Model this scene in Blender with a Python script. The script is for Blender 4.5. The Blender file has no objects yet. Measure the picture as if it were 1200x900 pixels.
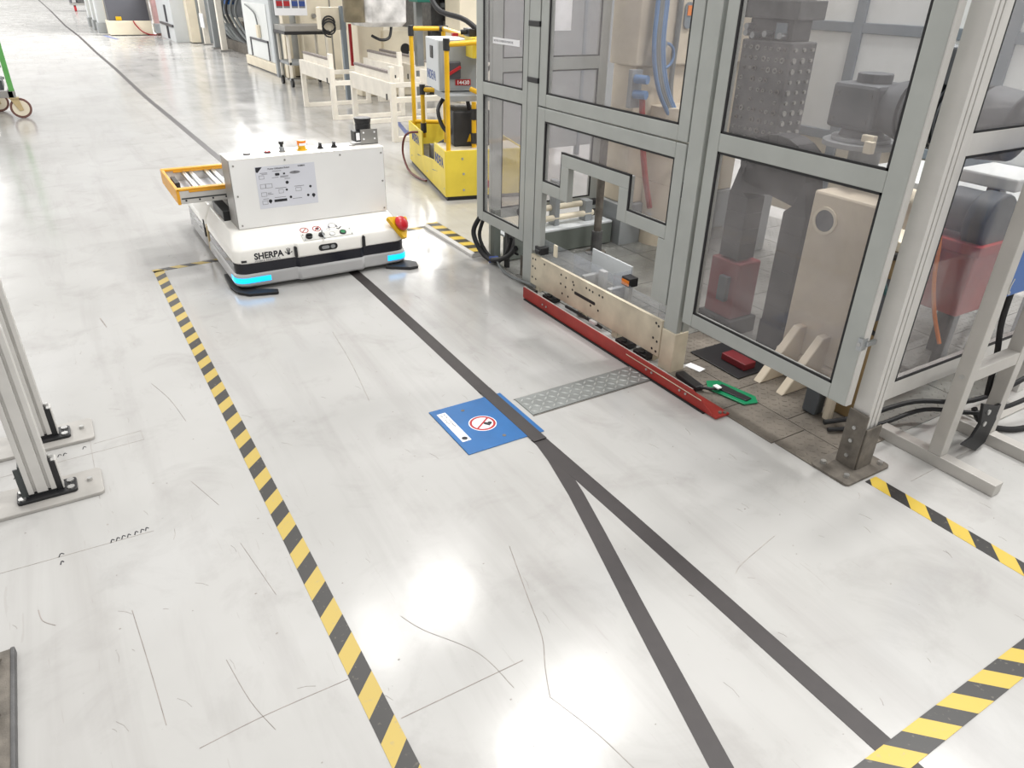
import bpy, bmesh, math, random
from mathutils import Vector, Matrix

random.seed(7)
sc = bpy.context.scene
COL = sc.collection

# ------------------------------------------------------------------ camera
cam_d = bpy.data.cameras.new('camera')
cam_d.sensor_width = 36.0
cam_d.lens = 848.2346 / 1200 * 36.0
cam_d.clip_end = 400
cam = bpy.data.objects.new('camera', cam_d)
COL.objects.link(cam)
cam.matrix_world = Matrix(((0.85594186, 0.23422917, -0.46097748, 0.0),
                           (-0.5166444, 0.42366596, -0.74403341, 0.0),
                           (0.02102614, 0.87501077, 0.48364661, 1.70),
                           (0, 0, 0, 1)))
sc.camera = cam

# ------------------------------------------------------------------ light
sc.view_settings.view_transform = 'Standard'
sc.view_settings.look = 'None'
sc.view_settings.exposure = 0.0
sc.view_settings.gamma = 1.0
sc.view_settings.use_curve_mapping = False

world = bpy.data.worlds.new('hall_light')
sc.world = world
world.use_nodes = True
bg = world.node_tree.nodes['Background']
bg.inputs[0].default_value = (1.0, 0.985, 0.965, 1)
bg.inputs[1].default_value = 0.80


LAMP = 1.0


def area_light(x, y, z, sx, sy, power):
    l = bpy.data.lights.new('bay_and_fill_light', 'AREA')
    l.shape = 'RECTANGLE'
    l.size, l.size_y = sx, sy
    l.energy = power * LAMP
    l.color = (1.0, 0.985, 0.96)
    o = bpy.data.objects.new('bay_and_fill_light', l)
    COL.objects.link(o)
    o.location = (x, y, z)
    return o


# high bay lamps read off floor reflections, then added unseen fill lights
for (x, y, sx, sy, p) in ((3.60, 7.85, 0.80, 0.42, 95), (2.42, 7.55, 0.28, 0.95, 42),
                          (3.50, 4.75, 0.75, 0.55, 110), (4.5, 5.05, 0.6, 0.45, 75),
                          (3.6, 1.0, 0.8, 0.5, 210), (6.5, 1.6, 0.8, 0.5, 300), (12.5, 8.0, 0.8, 0.8, 250),  # fill lights from here on, added to brighten floor and upright faces
                          (2.0, -5.5, 0.8, 0.8, 110), (-2.5, -5.5, 0.8, 0.8, 70), (6.5, -5.5, 0.8, 0.8, 170),
                          (-4.5, 9.0, 0.8, 6.0, 60), (7.0, 27.0, 3.0, 4.0, 2600),
                          (-4.5, 19.0, 1.0, 9.0, 1000), (-4.5, 30.0, 1.0, 11.0, 1000), (-4.5, 44.0, 1.0, 12.0, 1500), (-4.5, 62.0, 1.5, 16.0, 2400),
                          (11.0, 22.0, 1.2, 9.0, 900), (11.0, 36.0, 1.5, 14.0, 1900), (11.0, 56.0, 1.5, 16.0, 3000)):
    area_light(x, y, 7.0, sx, sy, p)

# ------------------------------------------------------------------ materials
MATS = {}


def new_mat(name):
    m = bpy.data.materials.new(name)
    m.use_nodes = True
    return m, m.node_tree.nodes, m.node_tree.links, m.node_tree.nodes['Principled BSDF']


def rgb(r, g, b):
    f = lambda c: c / 12.92 if c <= 0.04045 else ((c + 0.055) / 1.055) ** 2.4
    return (f(r / 255), f(g / 255), f(b / 255), 1)


def pmat(name, col, rough=0.5, metal=0.0, var=0.12, scale=6.0, bump=0.0, coat=0.0, emit=None, estr=0.0,
         stretch=(1, 1, 1), spec=0.5):
    if name in MATS:
        return MATS[name]
    m, N, L, P = new_mat(name)
    P.inputs['Roughness'].default_value = rough
    P.inputs['Metallic'].default_value = metal
    P.inputs['Specular IOR Level'].default_value = spec
    P.inputs['Coat Weight'].default_value = coat
    c = Vector(col[:3])
    tc = N.new('ShaderNodeNewGeometry')
    mp = N.new('ShaderNodeMapping')
    mp.inputs['Scale'].default_value = stretch
    L.new(tc.outputs['Position'], mp.inputs['Vector'])
    nz = N.new('ShaderNodeTexNoise')
    nz.inputs['Scale'].default_value = scale
    nz.inputs['Detail'].default_value = 6
    L.new(mp.outputs[0], nz.inputs['Vector'])
    rp = N.new('ShaderNodeValToRGB')
    rp.color_ramp.elements[0].position = 0.3
    rp.color_ramp.elements[1].position = 0.68
    lo = c * (1 - var)
    hi = c * (1 + var * 0.5)
    rp.color_ramp.elements[0].color = (*lo, 1)
    rp.color_ramp.elements[1].color = (*[min(1, v) for v in hi], 1)
    L.new(nz.outputs['Fac'], rp.inputs['Fac'])
    L.new(rp.outputs['Color'], P.inputs['Base Color'])
    if bump:
        bp = N.new('ShaderNodeBump')
        bp.inputs['Strength'].default_value = bump
        bp.inputs['Distance'].default_value = 0.002
        n2 = N.new('ShaderNodeTexNoise')
        n2.inputs['Scale'].default_value = scale * 12
        L.new(mp.outputs[0], n2.inputs['Vector'])
        L.new(n2.outputs['Fac'], bp.inputs['Height'])
        L.new(bp.outputs[0], P.inputs['Normal'])
    if emit:
        P.inputs['Emission Color'].default_value = emit
        P.inputs['Emission Strength'].default_value = estr
    MATS[name] = m
    return m


def floor_mat():
    m, N, L, P = new_mat('painted_floor')
    g = N.new('ShaderNodeNewGeometry')

    def noise(scale, detail=5, st=(1, 1, 1), rough=0.55, dist=0.0):
        mp = N.new('ShaderNodeMapping')
        mp.inputs['Scale'].default_value = st
        L.new(g.outputs['Position'], mp.inputs['Vector'])
        n = N.new('ShaderNodeTexNoise')
        n.inputs['Scale'].default_value = scale
        n.inputs['Detail'].default_value = detail
        n.inputs['Roughness'].default_value = rough
        n.inputs['Distortion'].default_value = dist
        L.new(mp.outputs[0], n.inputs['Vector'])
        return n.outputs['Fac']

    def ramp(src, a, b, ca, cb):
        r = N.new('ShaderNodeValToRGB')
        r.color_ramp.elements[0].position = a
        r.color_ramp.elements[1].position = b
        r.color_ramp.elements[0].color = ca
        r.color_ramp.elements[1].color = cb
        L.new(src, r.inputs['Fac'])
        return r.outputs['Color']

    def mix(f, a, b, kind='MIX'):
        x = N.new('ShaderNodeMix')
        x.data_type = 'RGBA'
        x.blend_type = kind
        if isinstance(f, float):
            x.inputs[0].default_value = f
        else:
            L.new(f, x.inputs[0])
        L.new(a, x.inputs[6])
        if isinstance(b, tuple):
            x.inputs[7].default_value = b
        else:
            L.new(b, x.inputs[7])
        return x.outputs[2]

    W = (1, 1, 1, 1)
    K = (0, 0, 0, 1)
    c = ramp(noise(0.9, 6), 0.3, 0.7, (0.42, 0.415, 0.40, 1), (0.49, 0.485, 0.472, 1))
    # long wheel tracks along the aisle
    c = mix(ramp(noise(1.0, 6, (5.0, 0.45, 1), 0.6, 0.4), 0.50, 0.76, K, (0.62, 0.62, 0.62, 1)), c, (0.33, 0.315, 0.305, 1))
    # blotchy grey scuffs
    c = mix(ramp(noise(3.2, 8, (1, 1, 1), 0.65, 0.6), 0.52, 0.78, K, (0.55, 0.55, 0.55, 1)), c, (0.30, 0.285, 0.275, 1))
    # bright patches
    c = mix(ramp(noise(0.7, 4, (1.4, 0.8, 1), 0.5, 0.8), 0.52, 0.75, K, (0.5, 0.5, 0.5, 1)), c, (0.55, 0.555, 0.555, 1))
    # small dark specks
    c = mix(ramp(noise(55, 3), 0.72, 0.78, K, (0.5, 0.5, 0.5, 1)), c, (0.25, 0.24, 0.23, 1))
    # hair scratches
    c = mix(ramp(noise(4.0, 3, (9.0, 0.8, 1), 0.5, 1.5), 0.695, 0.71, K, (0.25, 0.25, 0.25, 1)), c, (0.33, 0.3, 0.28, 1))
    L.new(c, P.inputs['Base Color'])
    r = ramp(noise(2.2, 6, (1, 0.7, 1), 0.6), 0.3, 0.75, (0.11, 0.11, 0.11, 1), (0.24, 0.24, 0.24, 1))
    L.new(r, P.inputs['Roughness'])
    P.inputs['Specular IOR Level'].default_value = 0.5
    bp = N.new('ShaderNodeBump')
    bp.inputs['Strength'].default_value = 0.12
    bp.inputs['Distance'].default_value = 0.004
    L.new(noise(9, 5), bp.inputs['Height'])
    L.new(bp.outputs[0], P.inputs['Normal'])
    return m


def stripe_mat(name, axis, period, slant, phase=0.0, dull=1.0):
    """yellow and black diagonal print of hazard tape, laid out in world metres"""
    m, N, L, P = new_mat(name)
    g = N.new('ShaderNodeNewGeometry')
    sx = N.new('ShaderNodeSeparateXYZ')
    L.new(g.outputs['Position'], sx.inputs[0])
    mul = N.new('ShaderNodeMath')
    mul.operation = 'MULTIPLY_ADD'
    a, b = ('X', 'Y') if axis == 'Y' else ('Y', 'X')
    L.new(sx.outputs[a], mul.inputs[0])
    mul.inputs[1].default_value = slant
    L.new(sx.outputs[b], mul.inputs[2])
    ad = N.new('ShaderNodeMath')
    ad.operation = 'ADD'
    L.new(mul.outputs[0], ad.inputs[0])
    ad.inputs[1].default_value = phase + 100 * period
    md = N.new('ShaderNodeMath')
    md.operation = 'MODULO'
    L.new(ad.outputs[0], md.inputs[0])
    md.inputs[1].default_value = period
    gt = N.new('ShaderNodeMath')
    gt.operation = 'GREATER_THAN'
    L.new(md.outputs[0], gt.inputs[0])
    gt.inputs[1].default_value = period * 0.5
    n = N.new('ShaderNodeTexNoise')
    n.inputs['Scale'].default_value = 60
    n.inputs['Detail'].default_value = 6
    L.new(g.outputs['Position'], n.inputs['Vector'])
    r = N.new('ShaderNodeValToRGB')
    r.color_ramp.elements[0].position = 0.62
    r.color_ramp.elements[1].position = 0.75
    L.new(n.outputs['Fac'], r.inputs['Fac'])
    mx = N.new('ShaderNodeMix')
    mx.data_type = 'RGBA'
    L.new(gt.outputs[0], mx.inputs[0])
    mx.inputs[6].default_value = (0.024 * dull ** 2, 0.023 * dull ** 2, 0.022 * dull ** 2, 1)
    mx.inputs[7].default_value = (0.56, 0.40, 0.055, 1) if dull == 1.0 else (0.50, 0.37, 0.09, 1)
    m2 = N.new('ShaderNodeMix')
    m2.data_type = 'RGBA'
    mm = N.new('ShaderNodeMath')
    mm.operation = 'MULTIPLY'
    L.new(r.outputs['Color'], mm.inputs[0])
    mm.inputs[1].default_value = 0.45
    L.new(mm.outputs[0], m2.inputs[0])
    L.new(mx.outputs[2], m2.inputs[6])
    m2.inputs[7].default_value = (0.3, 0.27, 0.2, 1)
    L.new(m2.outputs[2], P.inputs['Base Color'])
    P.inputs['Roughness'].default_value = 0.42
    return m


def pane_mat(name, tint, haze, hz):
    m = bpy.data.materials.new(name)
    m.use_nodes = True
    N, L = m.node_tree.nodes, m.node_tree.links
    N.clear()
    out = N.new('ShaderNodeOutputMaterial')
    tr = N.new('ShaderNodeBsdfTransparent')
    tr.inputs[0].default_value = tint
    df = N.new('ShaderNodeBsdfDiffuse')
    df.inputs[0].default_value = haze
    gl = N.new('ShaderNodeBsdfGlossy')
    gl.inputs['Roughness'].default_value = 0.06
    g = N.new('ShaderNodeNewGeometry')
    nz = N.new('ShaderNodeTexNoise')
    nz.inputs['Scale'].default_value = 5
    nz.inputs['Detail'].default_value = 6
    L.new(g.outputs['Position'], nz.inputs['Vector'])
    ml = N.new('ShaderNodeMath')
    ml.operation = 'MULTIPLY'
    L.new(nz.outputs['Fac'], ml.inputs[0])
    ml.inputs[1].default_value = hz * 2
    m1 = N.new('ShaderNodeMixShader')
    L.new(ml.outputs[0], m1.inputs[0])
    L.new(tr.outputs[0], m1.inputs[1])
    L.new(df.outputs[0], m1.inputs[2])
    lw = N.new('ShaderNodeLayerWeight')      # grazing gloss of a thin sheet, same from both sides
    lw.inputs['Blend'].default_value = 0.5
    pw = N.new('ShaderNodeMath')
    pw.operation = 'POWER'
    L.new(lw.outputs['Facing'], pw.inputs[0])
    pw.inputs[1].default_value = 5.0
    fr = N.new('ShaderNodeMath')
    fr.operation = 'MULTIPLY_ADD'
    L.new(pw.outputs[0], fr.inputs[0])
    fr.inputs[1].default_value = 0.6
    fr.inputs[2].default_value = 0.025
    m2 = N.new('ShaderNodeMixShader')
    L.new(fr.outputs[0], m2.inputs[0])
    L.new(m1.outputs[0], m2.inputs[1])
    L.new(gl.outputs[0], m2.inputs[2])
    L.new(m2.outputs[0], out.inputs[0])
    return m


M_floor = floor_mat()
M_pane = pane_mat('hazy_polycarbonate', (0.95, 0.945, 0.95, 1), (0.50, 0.475, 0.475, 1), 0.14)
M_acryl = pane_mat('clear_acrylic', (0.94, 0.95, 0.97, 1), (0.7, 0.72, 0.76, 1), 0.10)
M_alu = pmat('aluminium_profile', rgb(204, 202, 198), 0.42, 0.25, 0.06, 9, 0.05)
M_alu_dk = pmat('aluminium_groove', rgb(78, 82, 82), 0.5, 0.5, 0.1)
M_frame = pmat('grey_door_frame', rgb(172, 175, 171), 0.45, 0.3, 0.07, 7, 0.05)
M_raw = pmat('raw_aluminium_tube', rgb(186, 183, 178), 0.45, 0.4, 0.08, 8, 0.05)
M_gasket = pmat('black_rubber', rgb(24, 24, 26), 0.6, 0, 0.2)
M_black = pmat('black_plastic', rgb(30, 30, 32), 0.45, 0, 0.2)
M_tape = pmat('black_floor_tape', rgb(50, 45, 45), 0.5, 0, 0.12, 20, 0.1)
M_white = pmat('white_shell_paint', rgb(242, 240, 234), 0.32, 0, 0.03, 4, 0.0, 0.2)
M_panel = pmat('white_sheet_metal', rgb(236, 236, 234), 0.4, 0.1, 0.03, 4)
M_sheet = pmat('grey_sheet_metal', rgb(150, 148, 144), 0.4, 0.4, 0.08, 6)
M_bump = pmat('grey_bumper', rgb(178, 178, 178), 0.4, 0, 0.05)
M_slot = pmat('black_scanner_slot', rgb(14, 15, 28), 0.25, 0, 0.2)
M_led = pmat('cyan_led', (0.0, 0.35, 0.85, 1), 0.3, 0, 0.0, emit=(0.0, 0.42, 1.0, 1), estr=1.7)
M_red = pmat('red_paint', rgb(156, 44, 36), 0.45, 0, 0.18, 9, 0.1)
M_redbtn = pmat('red_button', rgb(198, 26, 38), 0.25, 0, 0.05, coat=0.4)
M_yel = pmat('yellow_paint', rgb(226, 178, 20), 0.4, 0, 0.12, 8, 0.05)
M_yel2 = pmat('yellow_cart_body', rgb(232, 208, 70), 0.45, 0, 0.1, 5, 0.05)
M_orange = pmat('orange_guard_paint', rgb(224, 160, 36), 0.45, 0, 0.1, 8)
M_steel = pmat('steel', rgb(175, 178, 180), 0.28, 0.85, 0.1, 10)
M_zinc = pmat('zinc_bolt', rgb(190, 190, 188), 0.35, 0.8, 0.1, 30)
M_tread = pmat('tread_plate_steel', rgb(150, 150, 146), 0.42, 0.55, 0.22, 6, 0.2)
M_tread_d = pmat('dirty_tread_plate', rgb(124, 117, 108), 0.55, 0.35, 0.4, 5, 0.3)
M_stud = pmat('worn_bright_studs', rgb(186, 188, 186), 0.35, 0.3, 0.1, 20)
M_tread_n = pmat('galvanised_tread_plate', rgb(142, 145, 143), 0.4, 0.3, 0.15, 9, 0.2)
M_beige = pmat('beige_machine_paint', rgb(212, 200, 180), 0.5, 0, 0.12, 3, 0.1)
M_beige2 = pmat('worn_beige_paint', rgb(206, 196, 174), 0.5, 0, 0.22, 7, 0.15)
M_blue = pmat('blue_plate_paint', rgb(22, 96, 158), 0.4, 0, 0.12, 9, 0.05)
M_blue2 = pmat('deep_blue_panel', rgb(16, 82, 152), 0.4, 0, 0.05)
M_hose = pmat('blue_hose', rgb(92, 128, 172), 0.4, 0, 0.15)
M_hoseg = pmat('grey_hose', rgb(112, 116, 116), 0.5, 0, 0.15)
M_paper = pmat('paper', rgb(240, 240, 242), 0.6, 0, 0.02)
M_poster = pmat('printed_poster', rgb(212, 214, 222), 0.35, 0, 0.02)
M_ink = pmat('black_ink', rgb(38, 38, 44), 0.6, 0, 0.1)
M_inkg = pmat('grey_ink', rgb(128, 128, 134), 0.6, 0, 0.1)
M_inkb = pmat('blue_ink', rgb(48, 72, 138), 0.5, 0, 0.1)
M_inkr = pmat('red_ink', rgb(168, 28, 36), 0.5, 0, 0.05)
M_darkm = pmat('dark_cast_metal', rgb(92, 92, 92), 0.5, 0.3, 0.35, 16, 0.4)
M_motor = pmat('grey_motor_paint', rgb(84, 88, 92), 0.5, 0.1, 0.15, 8, 0.2)
M_chain = pmat('black_energy_chain', rgb(44, 44, 46), 0.5, 0, 0.25, 12)
M_ggreen = pmat('green_grey_beam', rgb(104, 110, 104), 0.5, 0.1, 0.1)
M_green = pmat('green_foil', rgb(18, 128, 84), 0.35, 0, 0.15)
M_tgreen = pmat('green_trolley_paint', rgb(92, 162, 84), 0.5, 0, 0.1)
M_wframe = pmat('white_stand_paint', rgb(236, 230, 218), 0.5, 0, 0.1, 6)
M_brush = pmat('grey_brush_strip', rgb(142, 134, 130), 0.8, 0, 0.15, 30)
M_lgrey = pmat('light_grey_cabinet', rgb(206, 210, 212), 0.45, 0, 0.05, 2)
M_mgrey = pmat('mid_grey_cabinet', rgb(150, 154, 156), 0.45, 0.1, 0.1, 2)
M_dgrey = pmat('dark_grey_panel', rgb(74, 74, 80), 0.45, 0, 0.1, 2)
M_cream = pmat('cream_machine_paint', rgb(228, 218, 196), 0.5, 0, 0.08, 3)
M_booth = pmat('white_booth_panel', rgb(226, 229, 228), 0.4, 0, 0.04, 2)
M_boothf = pmat('blue_grey_booth_frame', rgb(128, 138, 146), 0.45, 0.2, 0.08)
M_rust = pmat('rusty_plate', rgb(112, 106, 98), 0.6, 0.3, 0.4, 18, 0.4)
M_wall = pmat('hall_wall_paint', rgb(222, 222, 220), 0.7, 0, 0.05, 1)
M_greenb = pmat('green_button', rgb(20, 120, 70), 0.3, 0, 0.05)
M_tan = pmat('tan_caster', rgb(190, 170, 128), 0.5, 0, 0.1)
M_tyre = pmat('brown_tyre', rgb(108, 74, 66), 0.6, 0, 0.1)
M_cablew = pmat('white_cable_tag', rgb(235, 235, 235), 0.5, 0, 0.02)
M_line = pmat('floor_pencil_line', rgb(160, 155, 149), 0.6, 0, 0.3, 25)
M_scr = pmat('floor_scratch', rgb(146, 138, 132), 0.6, 0, 0.3, 25)
M_bline = pmat('blue_floor_line', rgb(92, 104, 150), 0.5, 0, 0.2, 8)
M_oran = pmat('orange_lamp_cap', rgb(238, 130, 26), 0.35, 0, 0.05)


# ------------------------------------------------------------------ mesh helpers
class MB:
    def __init__(s):
        s.v = []
        s.f = []

    def add(s, vs, fs):
        o = len(s.v)
        s.v += [Vector(p) for p in vs]
        s.f += [[i + o for i in f] for f in fs]
        return s

    def box(s, x0, x1, y0, y1, z0, z1):
        return s.add([(x0, y0, z0), (x1, y0, z0), (x1, y1, z0), (x0, y1, z0), (x0, y0, z1), (x1, y0, z1), (x1, y1, z1), (x0, y1, z1)],
                     [(0, 3, 2, 1), (4, 5, 6, 7), (0, 1, 5, 4), (1, 2, 6, 5), (2, 3, 7, 6), (3, 0, 4, 7)])

    def obox(s, c, size, mat):
        a, b, d = [q / 2 for q in size]
        c = Vector(c)
        vs = [c + mat @ Vector(p) for p in ((-a, -b, -d), (a, -b, -d), (a, b, -d), (-a, b, -d), (-a, -b, d), (a, -b, d), (a, b, d), (-a, b, d))]
        return s.add(vs, [(0, 3, 2, 1), (4, 5, 6, 7), (0, 1, 5, 4), (1, 2, 6, 5), (2, 3, 7, 6), (3, 0, 4, 7)])

    def cyl(s, p0, p1, r, n=14, r1=None):
        p0, p1 = Vector(p0), Vector(p1)
        r1 = r if r1 is None else r1
        d = (p1 - p0).normalized()
        u = d.orthogonal().normalized()
        w = d.cross(u)
        vs = []
        for i in range(n):
            a = 2 * math.pi * i / n
            q = u * math.cos(a) + w * math.sin(a)
            vs.append(p0 + q * r)
            vs.append(p1 + q * r1)
        fs = [(2 * i, 2 * ((i + 1) % n), 2 * ((i + 1) % n) + 1, 2 * i + 1) for i in range(n)]
        fs.append([2 * i for i in range(n)][::-1])
        fs.append([2 * i + 1 for i in range(n)])
        return s.add(vs, fs)

    def tube(s, pts, r, n=8, sub=6):
        pts = [Vector(p) for p in pts]
        if sub > 1 and len(pts) > 2:
            q = []
            for i in range(len(pts) - 1):
                a = pts[max(i - 1, 0)]
                b, c = pts[i], pts[i + 1]
                d = pts[min(i + 2, len(pts) - 1)]
                for k in range(sub):
                    t = k / sub
                    q.append(0.5 * ((2 * b) + (c - a) * t + (2 * a - 5 * b + 4 * c - d) * t * t + (3 * b - a - 3 * c + d) * t ** 3))
            q.append(pts[-1])
            pts = q
        u = None
        vs = []
        for i, p in enumerate(pts):
            d = (pts[min(i + 1, len(pts) - 1)] - pts[max(i - 1, 0)]).normalized()
            u = d.orthogonal().normalized() if u is None else (u - d * u.dot(d)).normalized()
            w = d.cross(u)
            for k in range(n):
                a = 2 * math.pi * k / n
                vs.append(p + (u * math.cos(a) + w * math.sin(a)) * r)
        fs = []
        for i in range(len(pts) - 1):
            for k in range(n):
                fs.append((i * n + k, i * n + (k + 1) % n, (i + 1) * n + (k + 1) % n, (i + 1) * n + k))
        fs.append(list(range(n))[::-1])
        fs.append([(len(pts) - 1) * n + k for k in range(n)])
        return s.add(vs, fs)

    def prism(s, poly, axis, a, b):
        def P(p, h):
            return {'z': (p[0], p[1], h), 'x': (h, p[0], p[1]), 'y': (p[0], h, p[1])}[axis]
        n = len(poly)
        vs = [P(p, a) for p in poly] + [P(p, b) for p in poly]
        fs = [(i, (i + 1) % n, n + (i + 1) % n, n + i) for i in range(n)]
        fs += [list(range(n))[::-1], list(range(n, 2 * n))]
        return s.add(vs, fs)

    def loft(s, rings):
        n = len(rings[0])
        vs = [p for r in rings for p in r]
        fs = []
        for k in range(len(rings) - 1):
            fs += [(k * n + i, k * n + (i + 1) % n, (k + 1) * n + (i + 1) % n, (k + 1) * n + i) for i in range(n)]
        fs += [list(range(n))[::-1], [(len(rings) - 1) * n + i for i in range(n)]]
        return s.add(vs, fs)

    def dome(s, c, axis, r, h, n=20, m=6):
        axis = Vector(axis).normalized()
        u = axis.orthogonal().normalized()
        w = axis.cross(u)
        c = Vector(c)
        vs, fs = [], []
        for j in range(m):
            t = j / m * math.pi / 2
            for i in range(n):
                a = 2 * math.pi * i / n
                vs.append(c + (u * math.cos(a) + w * math.sin(a)) * r * math.cos(t) + axis * h * math.sin(t))
        vs.append(c + axis * h)
        for j in range(m - 1):
            for i in range(n):
                fs.append((j * n + i, j * n + (i + 1) % n, (j + 1) * n + (i + 1) % n, (j + 1) * n + i))
        for i in range(n):
            fs.append(((m - 1) * n + i, (m - 1) * n + (i + 1) % n, m * n))
        fs.append(list(range(n))[::-1])
        return s.add(vs, fs)

    def ring(s, c, axis, r0, r1, h, n=28):
        axis = Vector(axis).normalized()
        u = axis.orthogonal().normalized()
        w = axis.cross(u)
        c = Vector(c)
        vs, fs = [], []
        for i in range(n):
            a = 2 * math.pi * i / n
            q = u * math.cos(a) + w * math.sin(a)
            vs += [c + q * r0, c + q * r1, c + q * r1 + axis * h, c + q * r0 + axis * h]
        for i in range(n):
            j = (i + 1) % n
            for k in range(4):
                fs.append((4 * i + k, 4 * i + (k + 1) % 4, 4 * j + (k + 1) % 4, 4 * j + k))
        return s.add(vs, fs)

    def ribbon(s, pts, w, z0, z1):
        """flat strip along a floor polyline"""
        P = [Vector((p[0], p[1], 0)) for p in pts]
        vs = []
        for i, p in enumerate(P):
            d = (P[min(i + 1, len(P) - 1)] - P[max(i - 1, 0)]).normalized()
            q = Vector((-d.y, d.x, 0)) * (w / 2)
            vs += [p + q + Vector((0, 0, z0)), p - q + Vector((0, 0, z0)), p - q + Vector((0, 0, z1)), p + q + Vector((0, 0, z1))]
        fs = []
        for i in range(len(P) - 1):
            for k in range(4):
                fs.append((4 * i + k, 4 * i + (k + 1) % 4, 4 * i + 4 + (k + 1) % 4, 4 * i + 4 + k))
        e = 4 * (len(P) - 1)
        fs += [(3, 2, 1, 0), (e, e + 1, e + 2, e + 3)]
        return s.add(vs, fs)


XF = {}


def link_mesh(name, mb, mat, parent=None, world=True, bevel=0.0, smooth=False):
    vs = mb.v
    if parent is not None and world:
        inv = XF[parent.name].inverted()
        vs = [inv @ v for v in vs]
    me = bpy.data.meshes.new(name)
    me.from_pydata([tuple(v) for v in vs], [], mb.f)
    bm = bmesh.new()
    bm.from_mesh(me)
    bmesh.ops.recalc_face_normals(bm, faces=bm.faces)
    bm.to_mesh(me)
    bm.free()
    if smooth:
        me.shade_smooth()
        try:
            me.set_sharp_from_angle(angle=math.radians(40))
        except Exception:
            pass
    me.materials.append(mat)
    o = bpy.data.objects.new(name, me)
    COL.objects.link(o)
    if parent is not None:
        o.parent = parent
        XF[o.name] = XF[parent.name]
    else:
        XF[o.name] = Matrix.Identity(4)
    if bevel:
        b = o.modifiers.new('edge', 'BEVEL')
        b.width = bevel
        b.segments = 2
        b.limit_method = 'ANGLE'
        b.angle_limit = math.radians(40)
    return o


def tag(o, label=None, cat=None, group=None, kind=None):
    if label:
        o['label'] = label
    if cat:
        o['category'] = cat
    if group:
        o['group'] = group
    if kind:
        o['kind'] = kind
    return o


def thing(name, loc, label, cat, rz=0.0, group=None):
    o = bpy.data.objects.new(name, None)
    o.empty_display_size = 0.1
    COL.objects.link(o)
    o.location = loc
    o.rotation_euler = (0, 0, rz)
    XF[o.name] = Matrix.Translation(loc) @ Matrix.Rotation(rz, 4, 'Z')
    return tag(o, label, cat, group)


def part(name, mb, mat, parent, bevel=0.0, smooth=False):      # coordinates in the thing's own frame
    return link_mesh(name, mb, mat, parent, False, bevel, smooth)


def wpart(name, mb, mat, parent, bevel=0.0, smooth=False):     # coordinates in the hall's frame
    return link_mesh(name, mb, mat, parent, True, bevel, smooth)


def solo(name, mb, mat, label, cat, bevel=0.0, smooth=False, group=None):
    """one-mesh thing whose origin sits at the middle of its base"""
    xs = [v.x for v in mb.v]
    ys = [v.y for v in mb.v]
    zs = [v.z for v in mb.v]
    c = Vector(((min(xs) + max(xs)) / 2, (min(ys) + max(ys)) / 2, min(zs)))
    mb.v = [v - c for v in mb.v]
    o = link_mesh(name, mb, mat, None, False, bevel, smooth)
    o.location = c
    XF[o.name] = Matrix.Translation(c)
    return tag(o, label, cat, group)


def struct(name, mb, mat, bevel=0.0):
    o = link_mesh(name, mb, mat, None, False, bevel)
    o['kind'] = 'structure'
    return o


def copy_thing(root, loc, rz, label, group=None):
    r = root.copy()
    COL.objects.link(r)
    r.location = loc
    r.rotation_euler = (0, 0, rz)
    r['label'] = label
    if group:
        r['group'] = group
    XF[r.name] = Matrix.Translation(loc) @ Matrix.Rotation(rz, 4, 'Z')
    for ch in list(root.children):
        c = ch.copy()
        COL.objects.link(c)
        c.parent = r
        for g in list(ch.children):
            d = g.copy()
            COL.objects.link(d)
            d.parent = c
    return r


FRONT = Matrix(((1, 0, 0), (0, 0, -1), (0, 1, 0)))     # text on a face that looks toward -y
LEFT = Matrix(((0, 0, -1), (-1, 0, 0), (0, 1, 0)))     # text on a face that looks toward -x
FLAT = Matrix.Identity(3)


def text(name, body, size, mat, parent, loc, rot, world=True, ext=0.0006, bold=0.0, align='LEFT', sx=1.0):
    cu = bpy.data.curves.new('t', 'FONT')
    cu.body = body
    cu.size = size
    cu.extrude = ext
    cu.offset = bold * size
    cu.align_x = align
    cu.resolution_u = 3
    t = bpy.data.objects.new('t', cu)
    COL.objects.link(t)
    dg = bpy.context.evaluated_depsgraph_get()
    me = bpy.data.meshes.new_from_object(t.evaluated_get(dg))
    bpy.data.objects.remove(t)
    bpy.data.curves.remove(cu)
    T = Matrix.Translation(loc) @ rot.to_4x4() @ Matrix.Diagonal((sx, 1, 1, 1))
    if world:
        T = XF[parent.name].inverted() @ T
    me.transform(T)
    me.name = name
    me.materials.clear()
    me.materials.append(mat)
    o = bpy.data.objects.new(name, me)
    COL.objects.link(o)
    o.parent = parent
    XF[o.name] = XF[parent.name]
    return o


def rounded(x0, x1, y0, y1, r, n=5):
    pts = []
    for cx, cy, a0 in ((x1 - r, y0 + r, -90), (x1 - r, y1 - r, 0), (x0 + r, y1 - r, 90), (x0 + r, y0 + r, 180)):
        for i in range(n + 1):
            a = math.radians(a0 + 90 * i / n)
            pts.append((cx + r * math.cos(a), cy + r * math.sin(a)))
    return pts


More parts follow.
